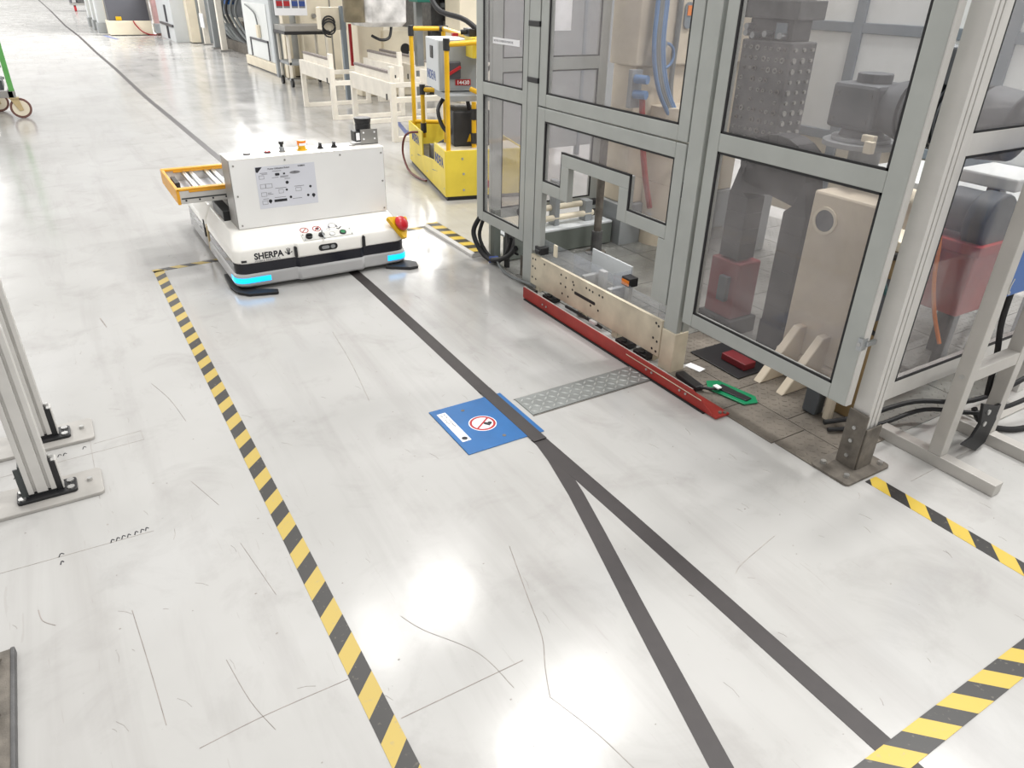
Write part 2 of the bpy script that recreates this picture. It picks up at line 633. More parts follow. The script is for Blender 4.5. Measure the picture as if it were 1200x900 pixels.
def tslot(x0, x1, y0, y1, nx=1, ny=1, g=0.009, d=0.010):
    """outline of an extruded profile with open grooves"""
    def cuts(a, b, n):
        return [a + (b - a) * (i + 0.5) / n for i in range(n)]
    p = [(x0, y0)]
    for c in cuts(x0, x1, nx):
        p += [(c - g / 2, y0), (c - g / 2, y0 + d), (c + g / 2, y0 + d), (c + g / 2, y0)]
    p.append((x1, y0))
    for c in cuts(y0, y1, ny):
        p += [(x1, c - g / 2), (x1 - d, c - g / 2), (x1 - d, c + g / 2), (x1, c + g / 2)]
    p.append((x1, y1))
    for c in cuts(x0, x1, nx)[::-1]:
        p += [(c + g / 2, y1), (c + g / 2, y1 - d), (c - g / 2, y1 - d), (c - g / 2, y1)]
    p.append((x0, y1))
    for c in cuts(y0, y1, ny)[::-1]:
        p += [(x0, c + g / 2), (x0 + d, c + g / 2), (x0 + d, c - g / 2), (x0, c - g / 2)]
    return p


def side_slot(x0, x1, y0, y1, g=0.012, d=0.012):
    """profile outline with flat front and a groove in each side face"""
    c = x0 + (x1 - x0) * 0.45
    return [(x0, y0), (c - g / 2, y0), (c - g / 2, y0 + d), (c + g / 2, y0 + d), (c + g / 2, y0), (x1, y0),
            (x1, y1), (c + g / 2, y1), (c + g / 2, y1 - d), (c - g / 2, y1 - d), (c - g / 2, y1), (x0, y1)]


def side_slot2(x0, x1, y0, y1, g=0.007, d=0.012):
    """profile outline with flat front and two grooves in each side face"""
    p = [(x0, y0)]
    for t in (0.35, 0.72):
        c = x0 + (x1 - x0) * t
        p += [(c - g / 2, y0), (c - g / 2, y0 + d), (c + g / 2, y0 + d), (c + g / 2, y0)]
    p += [(x1, y0), (x1, y1)]
    for t in (0.72, 0.35):
        c = x0 + (x1 - x0) * t
        p += [(c + g / 2, y1), (c + g / 2, y1 - d), (c - g / 2, y1 - d), (c - g / 2, y1)]
    return p + [(x0, y1)]


def bolts(parent, pts, axis, r, h, mat, name='bolt', world=True):
    for p in pts:
        b = MB().cyl(p, Vector(p) + Vector(axis) * h, r, 8)
        link_mesh(name, b, mat, parent, world)


def studs(x0, x1, y0, y1, z, pitch=0.045, s=0.026, w=0.007, h=0.002):
    """raised lozenges of a tread plate"""
    mb = MB()
    j = 0
    y = y0 + pitch / 2
    while y < y1 - pitch * 0.3:
        i = 0
        x = x0 + pitch / 2
        while x < x1 - pitch * 0.3:
            a = math.radians(45 if (i + j) % 2 else -45)
            c, q = math.cos(a), math.sin(a)
            P = [(-s / 2, 0), (0, -w / 2), (s / 2, 0), (0, w / 2)]
            vs = [(x + c * px - q * py, y + q * px + c * py, z) for px, py in P]
            ts = [(x + c * px * .7 - q * py * .6, y + q * px * .7 + c * py * .6, z + h) for px, py in P]
            mb.add(vs + ts, [(0, 1, 5, 4), (1, 2, 6, 5), (2, 3, 7, 6), (3, 0, 4, 7), (4, 5, 6, 7)])
            x += pitch
            i += 1
        y += pitch
        j += 1
    return mb

# ================================================================== SETTING
floor = struct('floor', MB().box(-25, 14.2, -10, 130, -0.2, 0.0), M_floor)
struct('wall_right', MB().box(14.0, 14.2, -10, 130, 0, 6.0), M_wall)
struct('wall_back', MB().box(-25, 14, 125, 125.2, 0, 6.0), M_wall)


def mark(name, pts, w, mat, z=0.0007):
    P = [Vector((p[0], p[1], 0)) for p in pts]
    if len(P) > 2:                                   # soften the corners
        q = []
        for i in range(len(P) - 1):
            a, b, c, d = P[max(i - 1, 0)], P[i], P[i + 1], P[min(i + 2, len(P) - 1)]
            for k in range(5):
                t = k / 5
                q.append(0.5 * ((2 * b) + (c - a) * t + (2 * a - 5 * b + 4 * c - d) * t * t + (3 * b - a - 3 * c + d) * t ** 3))
        P = q + [P[-1]]
    return wpart(name, MB().ribbon(P, w, 0.0, z), mat, floor)


# slab joints, pencil lines and scratches on the paint
for pts, w, m in (([(-0.49, 2.333), (-0.026, 2.314)], 0.003, M_line), ([(0.423, 1.197), (0.80, 1.195)], 0.003, M_scr),
                  ([(-0.16, 3.015), (0.021, 3.03)], 0.002, M_line), ([(0.021, 3.03), (0.024, 2.95)], 0.002, M_line),
                  ([(-0.49, 2.93), (0.024, 2.95)], 0.002, M_line), ([(-0.17, 3.04), (-0.17, 2.60)], 0.002, M_line),
                  ([(1.60, 1.14), (1.656, 1.163), (1.86, 1.205)], 0.003, M_line),
                  ([(-0.048, 1.373), (0.12, 1.385), (0.345, 1.384)], 0.0025, M_scr), ([(2.60, 1.16), (3.1, 1.17)], 0.003, M_line),
                  ([(-0.136, 1.954), (-0.12, 1.7), (-0.109, 1.484)], 0.0025, M_scr),
                  ([(-0.38, 2.095), (-0.37, 2.04), (-0.338, 2.001)], 0.003, M_scr),
                  ([(0.07, 1.62), (0.095, 1.45), (0.13, 1.33)], 0.002, M_scr),
                  ([(0.564, 1.523), (0.60, 1.44), (0.701, 1.283), (0.729, 1.129)], 0.003, M_line),
                  ([(1.014, 1.628), (0.95, 1.42), (0.896, 1.243), (0.84, 1.14), (0.798, 1.051)], 0.003, M_scr),
                  ([(0.80, 1.05), (0.844, 0.899), (0.87, 0.75)], 0.003, M_line),
                  ([(1.06, 3.6), (1.02, 3.2), (0.96, 2.8)], 0.003, M_line),
                  ([(0.12, 3.45), (0.17, 3.25), (0.2, 3.02)], 0.0025, M_scr),
                  ([(0.14, 2.55), (0.2, 2.35)], 0.002, M_scr), ([(0.22, 2.1), (0.26, 1.8)], 0.002, M_scr),
                  ([(-0.02, 4.4), (0.0, 4.25)], 0.006, M_scr), ([(1.72, 6.9), (1.86, 6.95)], 0.02, M_scr),
                  ([(3.0, 13.8), (3.2, 13.75)], 0.04, M_tape), ([(2.75, 10.4), (2.88, 10.35)], 0.025, M_scr),
                  ([(2.95, 9.9), (3.1, 9.85)], 0.025, M_scr)):
    mark('scratch' if m is M_scr else 'joint_line', pts, w * 0.75 if w < 0.004 else w, m)
# short scuffs, nicks and grit spread over the paint: too many and too fine to count
sf = MB()
rs = random.Random(11)
for k in range(520):
    x, y = rs.uniform(-0.5, 3.4), rs.uniform(0.4, 6.5)
    if x > 2.2 and y > 1.2:
        continue
    if rs.random() < 0.55:
        a = rs.gauss(math.pi / 2, 0.5)
        ln = rs.uniform(0.008, 0.06)
        sf.ribbon([(x, y), (x + math.cos(a) * ln * 0.5, y + math.sin(a) * ln * 0.5), (x + math.cos(a + 0.15) * ln, y + math.sin(a + 0.15) * ln)], rs.uniform(0.0006, 0.0013), 0.0, 0.0005)
    else:
        r = rs.uniform(0.001, 0.003)
        sf.ribbon([(x - r, y), (x + r, y + r * 0.5)], r * 1.4, 0.0, 0.0008)
wpart('scuff_marks', sf, pmat('grit_and_scuffs', rgb(158, 152, 146), 0.7, 0, 0.3, 30), floor)['kind'] = 'stuff'
# pencilled writing beside the fence feet
for x, y, dx in ((-0.16, 2.325, 0.012), (-0.143, 2.326, 0.012), (-0.126, 2.328, 0.013), (-0.108, 2.327, 0.011),
                 (-0.085, 2.33, 0.012), (-0.066, 2.332, 0.012), (-0.05, 2.334, 0.011), (-0.315, 2.332, 0.016), (-0.312, 2.29, 0.01),
                 (-0.44, 2.90, 0.014), (-0.42, 2.902, 0.014), (-0.29, 2.985, 0.014), (-0.27, 2.986, 0.012), (-0.20, 3.0, 0.013)):
    mark('pencil_mark', [(x, y - 0.008), (x + dx * 0.4, y + 0.01), (x + dx, y + 0.002)], 0.0035, M_ink)
# blue floor line among the white stands
mark('blue_line', [(3.62, 8.05), (4.05, 9.6), (4.2, 10.1)], 0.06, M_bline, 0.001)
mark('blue_line', [(3.9, 9.1), (5.6, 8.6)], 0.06, M_bline, 0.0012)
mark('blue_line', [(2.10, 28.4), (2.30, 26.5)], 0.12, M_bline, 0.001)

# tread plates of the machine pit, studs raised on each
PL = []
for (x0, x1, y0, y1) in ((2.335, 2.53, 1.41, 1.62), (2.32, 2.53, 1.625, 1.93), (2.31, 2.53, 1.935, 2.14), (2.31, 2.53, 2.145, 2.33),
                         (2.535, 2.86, 1.40, 1.72), (2.535, 2.86, 1.725, 2.03), (2.535, 2.86, 2.035, 2.36), (2.47, 2.86, 2.365, 2.62)):
    PL.append((x0, x1, y0, y1, M_tread_d))
for i in range(4):
    for j in range(6):
        x0, y0 = 2.865 + i * 0.56, 1.40 + j * 0.49
        PL.append((x0, x0 + 0.553, y0, y0 + 0.483, M_tread))
for k in range(4):
    PL.append((2.41, 2.86, 2.625 + k * 0.42, 2.625 + k * 0.42 + 0.413, M_tread))
for x0, x1, y0, y1, m in PL:
    p = wpart('tread_plate', MB().box(x0, x1, y0, y1, 0.0, 0.006), m, floor, 0.001)
    s = wpart('tread_studs', studs(x0, x1, y0, y1, 0.006, 0.033 if m is M_tread_d else 0.038), m, p)
    s['kind'] = 'stuff'

# ================================================================== FLOOR TAPES
M_haz_y = stripe_mat('hazard_print_aisle', 'Y', 0.161, -1.0, 0.0, 1.35)
M_haz_r = stripe_mat('hazard_print_side', 'Y', 0.165, -1.0, 0.06, 1.0)
M_haz_x = stripe_mat('hazard_print_cross', 'X', 0.155, 1.0, 0.05, 1.0)
M_haz_b = stripe_mat('hazard_print_worn', 'X', 0.152, 1.0, 0.0, 1.35)
M_haz_s = stripe_mat('hazard_print_strip', 'Y', 0.152, 0.25, 0.0, 1.0)
solo('hazard_tape', MB().ribbon([(0.379, 0.3), (0.381, 2.0), (0.381, 3.5), (0.379, 5.06)], 0.063, 0, 0.0012), M_haz_y,
     'long yellow and black striped floor tape left of the blue plate', 'floor tape')
solo('hazard_tape', MB().ribbon([(0.345, 5.06), (0.55, 5.085), (0.80, 5.10)], 0.055, 0, 0.0012), M_haz_b,
     'short worn striped floor tape running under the left side of the robot', 'floor tape')
solo('hazard_tape', MB().ribbon([(1.95, 5.13), (2.17, 5.14), (2.43, 5.155)], 0.055, 0, 0.0012), M_haz_b,
     'short striped floor tape behind the red button side of the robot', 'floor tape')
solo('hazard_tape', MB().ribbon([(2.468, 1.25), (2.468, 0.75), (2.468, 0.2)], 0.068, 0, 0.0012), M_haz_r,
     'yellow and black floor tape starting at the corner post base plate', 'floor tape')
solo('hazard_tape', MB().ribbon([(1.2, 0.462), (1.8, 0.464), (2.7, 0.468)], 0.075, 0.0, 0.0022), M_haz_x,
     'broad striped floor tape crossing the black guide tape at the bottom right', 'floor tape')

solo('guide_tape', MB().ribbon([(1.462, 0.2), (1.466, 0.9), (1.470, 1.6), (1.468, 2.15)], 0.066, 0, 0.0012).ribbon(
    [(1.468, 2.13), (1.468, 2.19), (1.470, 2.55), (1.472, 2.63)], 0.064, 0.0046, 0.0058).ribbon(
    [(1.472, 2.6), (1.486, 3.4), (1.497, 4.25), (1.475, 6.5), (1.452, 8.7), (1.425, 11), (1.39, 13.6), (1.40, 18), (1.37, 22), (1.38, 28),
     (1.30, 34), (1.34, 48), (1.3, 70)], 0.068, 0, 0.0012), M_tape,
     'long straight black guide tape passing under the robot and over the blue plate', 'floor tape')
solo('guide_tape', MB().ribbon([(1.468, 2.12), (1.443, 1.98), (1.385, 1.75), (1.319, 1.531), (1.21, 1.181), (1.118, 0.874), (1.057, 0.671), (0.99, 0.45)],
                               0.06, 0, 0.0010), M_tape, 'black guide tape branch splitting off toward the bottom edge', 'floor tape')

# blue floor plate with its sign
bp_ = thing('floor_plate', (1.337, 2.37, 0), 'blue square floor plate with a red prohibition sign', 'plate')
wpart('plate', MB().box(1.151, 1.523, 2.182, 2.565, 0.0, 0.0045), M_blue, bp_, 0.002)
sg = wpart('prohibition_sign', MB().cyl((1.318, 2.365, 0.0045), (1.318, 2.365, 0.0051), 0.062, 36), M_paper, bp_)
wpart('red_circle', MB().ring((1.318, 2.365, 0.0051), (0, 0, 1), 0.047, 0.058, 0.0004), M_inkr, sg)
R45 = Matrix.Rotation(math.radians(36), 3, 'Z')
wpart('red_bar', MB().obox((1.318, 2.365, 0.0054), (0.098, 0.009, 0.0005), R45), M_inkr, sg)
hb = MB()
hp = []
for i in range(28):
    t = 2 * math.pi * i / 28
    hx, hy = 16 * math.sin(t) ** 3, 13 * math.cos(t) - 5 * math.cos(2 * t) - 2 * math.cos(3 * t) - math.cos(4 * t)
    v = Matrix.Rotation(math.radians(-10), 2) @ Vector((hx, hy)) * 0.00125
    hp.append((1.338 + v.x, 2.352 + v.y))
wpart('heart', hb.prism(hp, 'z', 0.0051, 0.0054), M_ink, sg)
wpart('implant_outline', MB().ring((1.292, 2.382, 0.0051), (0, 0, 1), 0.010, 0.0115, 0.0003, 16), M_inkg, sg)
lb = wpart('text_label', MB().box(1.172, 1.214, 2.275, 2.525, 0.0045, 0.0050), M_paper, bp_)
RD = Matrix.Rotation(math.radians(-90), 3, 'Z')
for k, (tx, s) in enumerate((('NE PAS STATIONNER', 0.0125), ('SUR LA PLAQUE', 0.0125))):
    text('lettering', tx, s, M_ink, lb, (1.197 - k * 0.015, 2.515, 0.0051), RD, ext=0.0002)
wpart('pictogram', MB().cyl((1.193, 2.297, 0.005), (1.193, 2.297, 0.0053), 0.013, 14), M_ink, lb)
bolts(bp_, [(1.292, 2.503, 0.0045), (1.352, 2.235, 0.0045)], (0, 0, 1), 0.009, 0.001, M_rust, 'screw')

# tread strip leading to the red rail
ts_ = thing('tread_strip', (1.9, 2.398, 0), 'galvanised tread plate strip between the blue plate and the red rail', 'plate')
wpart('plate', MB().box(1.552, 2.26, 2.318, 2.478, 0.0, 0.005), M_tread_n, ts_, 0.001)
q = wpart('raised_studs', studs(1.555, 2.255, 2.322, 2.474, 0.005, 0.036, 0.036, 0.011, 0.003), M_stud, ts_)
q['kind'] = 'stuff'
wpart('edge_gap', MB().box(1.548, 2.26, 2.478, 2.484, 0, 0.001).box(1.548, 2.26, 2.310, 2.316, 0, 0.0008), M_rust, ts_)

# red guide rail
rr = thing('guide_rail', (2.27, 2.7, 0), 'red steel guide rail along the foot of the machine cell', 'rail')
wpart('upright_flange', MB().prism([(3.52, 0.014), (3.52, 0.074), (2.04, 0.078), (1.905, 0.02), (1.905, 0.014)], 'x', 2.245, 2.252), M_red, rr, 0.001)
wpart('base_flange', MB().box(2.246, 2.33, 1.88, 3.52, 0.006, 0.016), M_red, rr, 0.001)
wpart('top_edge', MB().box(2.252, 2.258, 2.05, 3.52, 0.068, 0.0775), M_alu, rr)
wpart('wear_line', MB().box(2.2435, 2.245, 1.98, 2.52, 0.052, 0.056), M_beige2, rr)
bolts(rr, [(2.245, y, 0.04) for y in (3.3, 3.26, 2.36, 2.32, 2.12, 2.08)], (-1, 0, 0), 0.006, 0.004, M_zinc)
bolts(rr, [(2.29, 1.90, 0.014), (2.31, 1.89, 0.014)], (0, 0, 1), 0.008, 0.01, M_rust)
wpart('shade_strip', MB().box(2.236, 2.30, 1.95, 3.50, 0.0, 0.007), M_gasket, rr)  # dark strip standing in for the shadow under the rail
wpart('end_cap', MB().box(2.252, 2.30, 3.44, 3.52, 0.014, 0.07), M_black, rr, 0.003)

# ================================================================== MOBILE ROBOT
rb = thing('mobile_robot', (1.31, 5.2, 0), 'low white mobile robot with cyan corner lights and a red stop button', 'robot')
OX0, OX1, OY0 = 0.742, 1.872, 4.405


def outline(inset, yback, cstep=0.022, yfront=None, r=0.07):
    """front end of the robot seen from above, the middle third stands proud"""
    x0, x1, y0 = OX0 + inset, OX1 - inset, (OY0 + inset if yfront is None else yfront)
    p = []
    n = 6
    for i in range(n + 1):
        a = math.radians(180 + 90 * i / n)
        p.append((x0 + r + r * math.cos(a), y0 + r + r * math.sin(a)))
    p += [(1.115, y0), (1.135, y0 - cstep), (1.54, y0 - cstep), (1.565, y0)]
    for i in range(n + 1):
        a = math.radians(270 + 90 * i / n)
        p.append((x1 - r + r * math.cos(a), y0 + r + r * math.sin(a)))
    p += [(x1, yback), (x0, yback)]
    return p


def o3(o, z):
    return [(a, b, z) for a, b in o]


bmp = wpart('bumper', MB().loft([o3(outline(0.012, 5.2), 0.026), o3(outline(0.0, 5.2), 0.04), o3(outline(0.0, 5.2), 0.100), o3(outline(0.012, 5.2), 0.112)]),
            M_bump, rb, 0.004, True)
wpart('rear_bumper', MB().prism(rounded(OX0 + 0.005, OX1 - 0.005, 5.30, 6.02, 0.07), 'z', 0.026, 0.115), M_bump, rb, 0.006, True)
wpart('scanner_slot', MB().prism(outline(0.010, 5.2, 0.02), 'z', 0.105, 0.172), M_slot, rb)
wpart('rear_slot', MB().prism(rounded(OX0 + 0.008, OX1 - 0.008, 5.30, 6.01, 0.06), 'z', 0.112, 0.172), M_slot, rb)
wpart('chassis', MB().box(OX0 + 0.06, OX1 - 0.06, 4.46, 5.95, 0.03, 0.22), M_black, rb)
shell = wpart('shell', MB().loft([o3(outline(0.02, 5.22), 0.166), o3(outline(0.008, 5.22), 0.180), o3(outline(0.008, 5.22), 0.245),
                                  o3(outline(0.014, 5.22), 0.260),
                                  o3(outline(0.045, 5.22, 0.0, 4.575, 0.05), 0.333), o3(outline(0.06, 5.22, 0.0, 4.60, 0.05), 0.337)]), M_white, rb, 0.006, True)
rshell = wpart('rear_shell', MB().loft([o3(rounded(OX0 + 0.01, OX1 - 0.01, 5.235, 6.02, 0.06), 0.166),
                                        o3(rounded(OX0 + 0.01, OX1 - 0.01, 5.235, 6.02, 0.06), 0.25),
                                        o3(rounded(OX0 + 0.05, OX1 - 0.05, 5.235, 5.97, 0.05), 0.337)]), M_white, rb, 0.006, True)
wpart('side_sensor', MB().box(OX0 + 0.004, OX0 + 0.03, 5.222, 5.262, 0.03, 0.21), M_tan, rb, 0.003)
wpart('side_slot', MB().box(OX0 + 0.003, OX0 + 0.02, 5.33, 5.36, 0.10, 0.22), M_black, rb, 0.003)


def led(pts, z0, z1):
    mb = MB()
    n = len(pts)
    cx, cy = 1.31, 5.0
    vs = []
    for (x, y) in pts:
        d = Vector((x - cx, y - cy, 0)).normalized() * 0.0035
        vs += [(x - d.x, y - d.y, z0), (x + d.x, y + d.y, z0), (x + d.x, y + d.y, z1), (x - d.x, y - d.y, z1)]
    fs = []
    for i in range(n - 1):
        for k in range(4):
            fs.append((4 * i + k, 4 * i + (k + 1) % 4, 4 * i + 4 + (k + 1) % 4, 4 * i + 4 + k))
    e = 4 * (n - 1)
    fs += [(3, 2, 1, 0), (e, e + 1, e + 2, e + 3)]
    return mb.add(vs, fs)


ol = outline(0.0, 5.2)
wpart('light_strip', led([(OX0, 4.53), *ol[:7], (0.95, OY0)], 0.056, 0.088), M_led, bmp)
wpart('light_strip', led([(1.725, OY0), *ol[11:16]], 0.052, 0.088), M_led, bmp)
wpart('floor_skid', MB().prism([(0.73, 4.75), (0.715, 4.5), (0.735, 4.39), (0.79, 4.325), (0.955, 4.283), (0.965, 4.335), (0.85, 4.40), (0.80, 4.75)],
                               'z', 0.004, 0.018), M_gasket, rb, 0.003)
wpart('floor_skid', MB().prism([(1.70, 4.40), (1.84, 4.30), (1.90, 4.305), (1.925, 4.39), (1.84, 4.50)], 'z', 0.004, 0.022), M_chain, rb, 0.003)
# front face details
yc = OY0 - 0.022 + 0.008
wpart('slot_grille', MB().prism(rounded(1.112, 1.127, 0.176, 0.245, 0.007), 'y', OY0 - 0.012, OY0 + 0.02), M_black, shell)
wpart('slot_grille', MB().prism(rounded(1.556, 1.574, 0.172, 0.250, 0.008), 'y', OY0 - 0.010, OY0 + 0.02), M_black, shell)
wpart('badge_recess', MB().prism(rounded(1.262, 1.385, 0.196, 0.236, 0.019), 'y', yc - 0.003, yc + 0.01), M_black, shell)
wpart('badge', MB().prism(rounded(1.282, 1.33, 0.207, 0.227, 0.009), 'y', yc - 0.006, yc).prism(rounded(1.34, 1.368, 0.205, 0.228, 0.01), 'y', yc - 0.006, yc), M_steel, shell)
wpart('vent', MB().box(0.79, 0.82, OY0 + 0.005, OY0 + 0.02, 0.186, 0.198), M_black, shell)
yt = OY0 + 0.008 - 0.0008
text('lettering', 'SHERPA', 0.054, M_ink, shell, (0.868, yt, 0.196), FRONT, bold=0.034, sx=0.94)
text('lettering', 'MOBILE ROBOTICS', 0.0165, M_inkg, shell, (0.868, yt, 0.179), FRONT, sx=1.1)
hand = MB().prism(rounded(1.068, 1.086, 0.196, 0.214, 0.005), 'y', yt - 0.0006, yt + 0.001)
for dx, ln, a in ((-0.012, 0.016, 42), (-0.005, 0.022, 16), (0.001, 0.024, 0), (0.007, 0.021, -14), (0.013, 0.014, -52)):
    t = math.radians(a)
    bx_, bz_ = 1.077 + dx * 0.7, 0.213 if abs(a) < 40 else 0.205
    hand.obox((bx_ - math.sin(t) * (ln / 2 + 0.004), yt, bz_ + math.cos(t) * (ln / 2 + 0.003)), (0.0048, 0.0012, ln), Matrix.Rotation(-t, 3, 'Y'))
wpart('hand_emblem', hand, M_ink, shell)
# sloped deck: control plate, stickers
SD = Vector((0, 4.575 - 4.397, 0.333 - 0.260)).normalized()
SN = Vector((0, -SD.z, SD.y))
S0 = Vector((0, 4.397, 0.260))


def deck(x, s, h=0.0):
    return Vector((x, 0, 0)) + S0 + SD * s + SN * h


DR = Matrix((Vector((1, 0, 0)), SD, SN)).transposed()
cp = wpart('control_plate', MB().obox(deck(1.342, 0.045, 0.003), (0.325, 0.062, 0.006), DR), pmat('control_plate_grey', rgb(214, 214, 210), 0.4, 0, 0.03), rb, 0.002)
bolts(cp, [deck(x, s, 0.005) for x in (1.19, 1.495) for s in (0.02, 0.07)], SN, 0.004, 0.002, M_ink, 'screw')
wpart('selector_knob', MB().cyl(deck(1.222, 0.042, 0.005), deck(1.222, 0.042, 0.022), 0.021, 16).obox(deck(1.222, 0.042, 0.026), (0.03, 0.008, 0.01), DR), M_black, cp, 0.001)
wpart('key_switch', MB().cyl(deck(1.302, 0.042, 0.005), deck(1.302, 0.042, 0.016), 0.019, 16), M_black, cp)
wpart('key', MB().obox(deck(1.302, 0.042, 0.032), (0.005, 0.016, 0.035), DR).obox(deck(1.306, 0.015, 0.02), (0.006, 0.05, 0.012), DR), M_steel, cp)
wpart('push_button', MB().ring(deck(1.372, 0.042, 0.005), SN, 0.014, 0.019, 0.006, 18), M_zinc, cp)
wpart('push_button', MB().cyl(deck(1.372, 0.042, 0.004), deck(1.372, 0.042, 0.009), 0.014, 18), M_white, cp)
wpart('green_button', MB().ring(deck(1.442, 0.042, 0.005), SN, 0.015, 0.021, 0.008, 18), M_ink, cp)
wpart('green_button', MB().cyl(deck(1.442, 0.042, 0.004), deck(1.442, 0.042, 0.014), 0.015, 18), M_greenb, cp)
for x in (1.215, 1.295):
    st = wpart('sticker', MB().ring(deck(x, 0.118, 0.0012), SN, 0.022, 0.027, 0.0006, 22).obox(deck(x, 0.118, 0.0015), (0.048, 0.005, 0.0008), DR @ Matrix.Rotation(0.8, 3, 'Z')), M_inkr, rb)
wpart('sticker_symbol', MB().cyl(deck(1.298, 0.118, 0.001), deck(1.298, 0.118, 0.0017), 0.012, 10), M_ink, rb)
wpart('headset_icon', MB().ring(deck(1.40, 0.128, 0.0012), SN, 0.022, 0.025, 0.0006, 18).obox(deck(1.425, 0.118, 0.0014), (0.012, 0.02, 0.0008), DR).obox(deck(1.375, 0.118, 0.0014), (0.012, 0.02, 0.0008), DR), M_inkg, rb)
wpart('check_icon', MB().obox(deck(1.44, 0.097, 0.0014), (0.032, 0.007, 0.0008), DR @ Matrix.Rotation(0.7, 3, 'Z')).obox(deck(1.424, 0.093, 0.0014), (0.014, 0.007, 0.0008), DR @ Matrix.Rotation(-0.8, 3, 'Z')), M_ink, rb)
wpart('ring_icon', MB().ring(deck(1.365, 0.098, 0.0012), SN, 0.010, 0.012, 0.0005, 14), M_inkg, rb)
# emergency stop on the right front corner
EA = Vector((0.42, -0.72, 0.62)).normalized()
EC = Vector((1.832, 4.440, 0.274))
es = wpart('stop_button', MB().cyl(EC - EA * 0.03, EC + EA * 0.025, 0.032, 18).dome(EC + EA * 0.026, EA, 0.052, 0.036), M_redbtn, rb, 0, True)
u = EA.cross(Vector((0, 0, 1))).normalized()
w = u.cross(EA)
tri = []
for a in (-90, -82, 25, 35, 145, 155, 262):
    t = math.radians(a + 14)
    tri.append(EC + (u * math.cos(t) + w * math.sin(t)) * 0.098)
n = len(tri)
wpart('yellow_base', MB().add([p - EA * 0.012 for p in tri] + [p + EA * 0.014 for p in tri],
                              [[i, (i + 1) % n, n + (i + 1) % n, n + i] for i in range(n)] + [list(range(n))[::-1], list(range(n, 2 * n))]), M_yel, es, 0.003)
# cabinet on the deck
CX0, CX1, CY0, CY1, CZ0, CZ1 = 0.838, 1.815, 4.592, 4.80, 0.337, 0.752
wpart('cabinet_body', MB().box(CX0, CX1, CY0 + 0.002, CY1, CZ0, CZ1), M_sheet, rb, 0.002)
fp = wpart('cabinet_front', MB().box(CX0 + 0.004, CX1 - 0.004, CY0 - 0.003, CY0 + 0.002, CZ0 + 0.002, CZ1), M_panel, rb, 0.001)
tp = wpart('cabinet_top', MB().box(CX0 - 0.001, CX1 + 0.001, CY0 - 0.004, CY1 + 0.002, CZ1, CZ1 + 0.006), M_white, rb, 0.002)
bolts(fp, [(CX0 + 0.025, CY0 - 0.003, z) for z in (0.36, 0.54, 0.72)] + [(CX1 - 0.02, CY0 - 0.003, z) for z in (0.36, 0.54, 0.72)] +
      [(1.17, CY0 - 0.003, 0.73), (1.52, CY0 - 0.003, 0.73)], (0, -1, 0), 0.006, 0.003, M_sheet, 'screw')
# printed poster
po = wpart('poster', MB().box(0.985, 1.35, CY0 - 0.0042, CY0 - 0.003, 0.448, 0.702), M_poster, fp)
py = CY0 - 0.0048
pi = MB().prism([(0.988, 0.70), (1.028, 0.70), (0.998, 0.668), (0.988, 0.672)], 'y', py, py + 0.001)
pi.prism(rounded(1.10, 1.128, 0.641, 0.657, 0.006), 'y', py, py + 0.001)
pi.box(1.15, 1.162, py, py + 0.001, 0.645, 0.655)
pi.box(1.076, 1.155, py, py + 0.001, 0.482, 0.498)
for x, z, r in ((1.052, 0.492, 0.011), (1.325, 0.500, 0.011), (1.168, 0.595, 0.010), (1.31, 0.556, 0.008), (1.16, 0.551, 0.007), (1.18, 0.503, 0.008), (1.29, 0.503, 0.008)):
    pi.cyl((x, py, z), (x, py + 0.001, z), r, 12)
pi.prism([(1.045, 0.488), (1.059, 0.488), (1.052, 0.474)], 'y', py, py + 0.001)
pi.prism([(1.318, 0.496), (1.332, 0.496), (1.325, 0.482)], 'y', py, py + 0.001)
wpart('poster_print', pi, M_ink, po)['kind'] = 'stuff'
pg = MB().cyl((1.222, py, 0.656), (1.222, py + 0.001, 0.656), 0.004, 6)
pg.prism([(1.19 + 0.033 * (1 + math.cos(2 * math.pi * i / 16)), 0.652 + 0.009 * math.sin(2 * math.pi * i / 16)) for i in range(16)], 'y', py, py + 0.001)
for x0, z0, x1, z1 in ((1.003, 0.628, 1.033, 0.65), (1.003, 0.572, 1.035, 0.598), (1.035, 0.572, 1.075, 0.598), (1.003, 0.523, 1.036, 0.548), (1.003, 0.474, 1.036, 0.497), (1.11, 0.533, 1.14, 0.557), (1.215, 0.535, 1.252, 0.558)):
    pg.box(x0, x1, py, py + 0.001, z0, z0 + 0.002).box(x0, x1, py, py + 0.001, z1 - 0.002, z1).box(x0, x0 + 0.002, py, py + 0.001, z0, z1).box(x1 - 0.002, x1, py, py + 0.001, z0, z1)
for x0, x1, z in ((1.01, 1.055, 0.662), (1.02, 1.055, 0.655), (1.085, 1.14, 0.668), (1.08, 1.12, 0.630), (1.13, 1.18, 0.634), (1.13, 1.178, 0.628), (1.155, 1.19, 0.617),
                  (1.042, 1.065, 0.54), (1.042, 1.075, 0.532), (1.01, 1.045, 0.506), (1.08, 1.15, 0.508), (1.19, 1.25, 0.49), (1.09, 1.16, 0.564), (1.21, 1.27, 0.565)):
    pg.box(x0, x1, py, py + 0.001, z, z + 0.003)
wpart('poster_outlines', pg, M_inkg, po)['kind'] = 'stuff'
text('lettering', 'Poster Utilisation Robot', 0.0135, M_ink, po, (1.06, py, 0.681), FRONT, ext=0.0003, bold=0.01)
text('lettering', 'SHERPA', 0.013, M_ink, po, (1.245, py, 0.684), FRONT, ext=0.0003, bold=0.02)
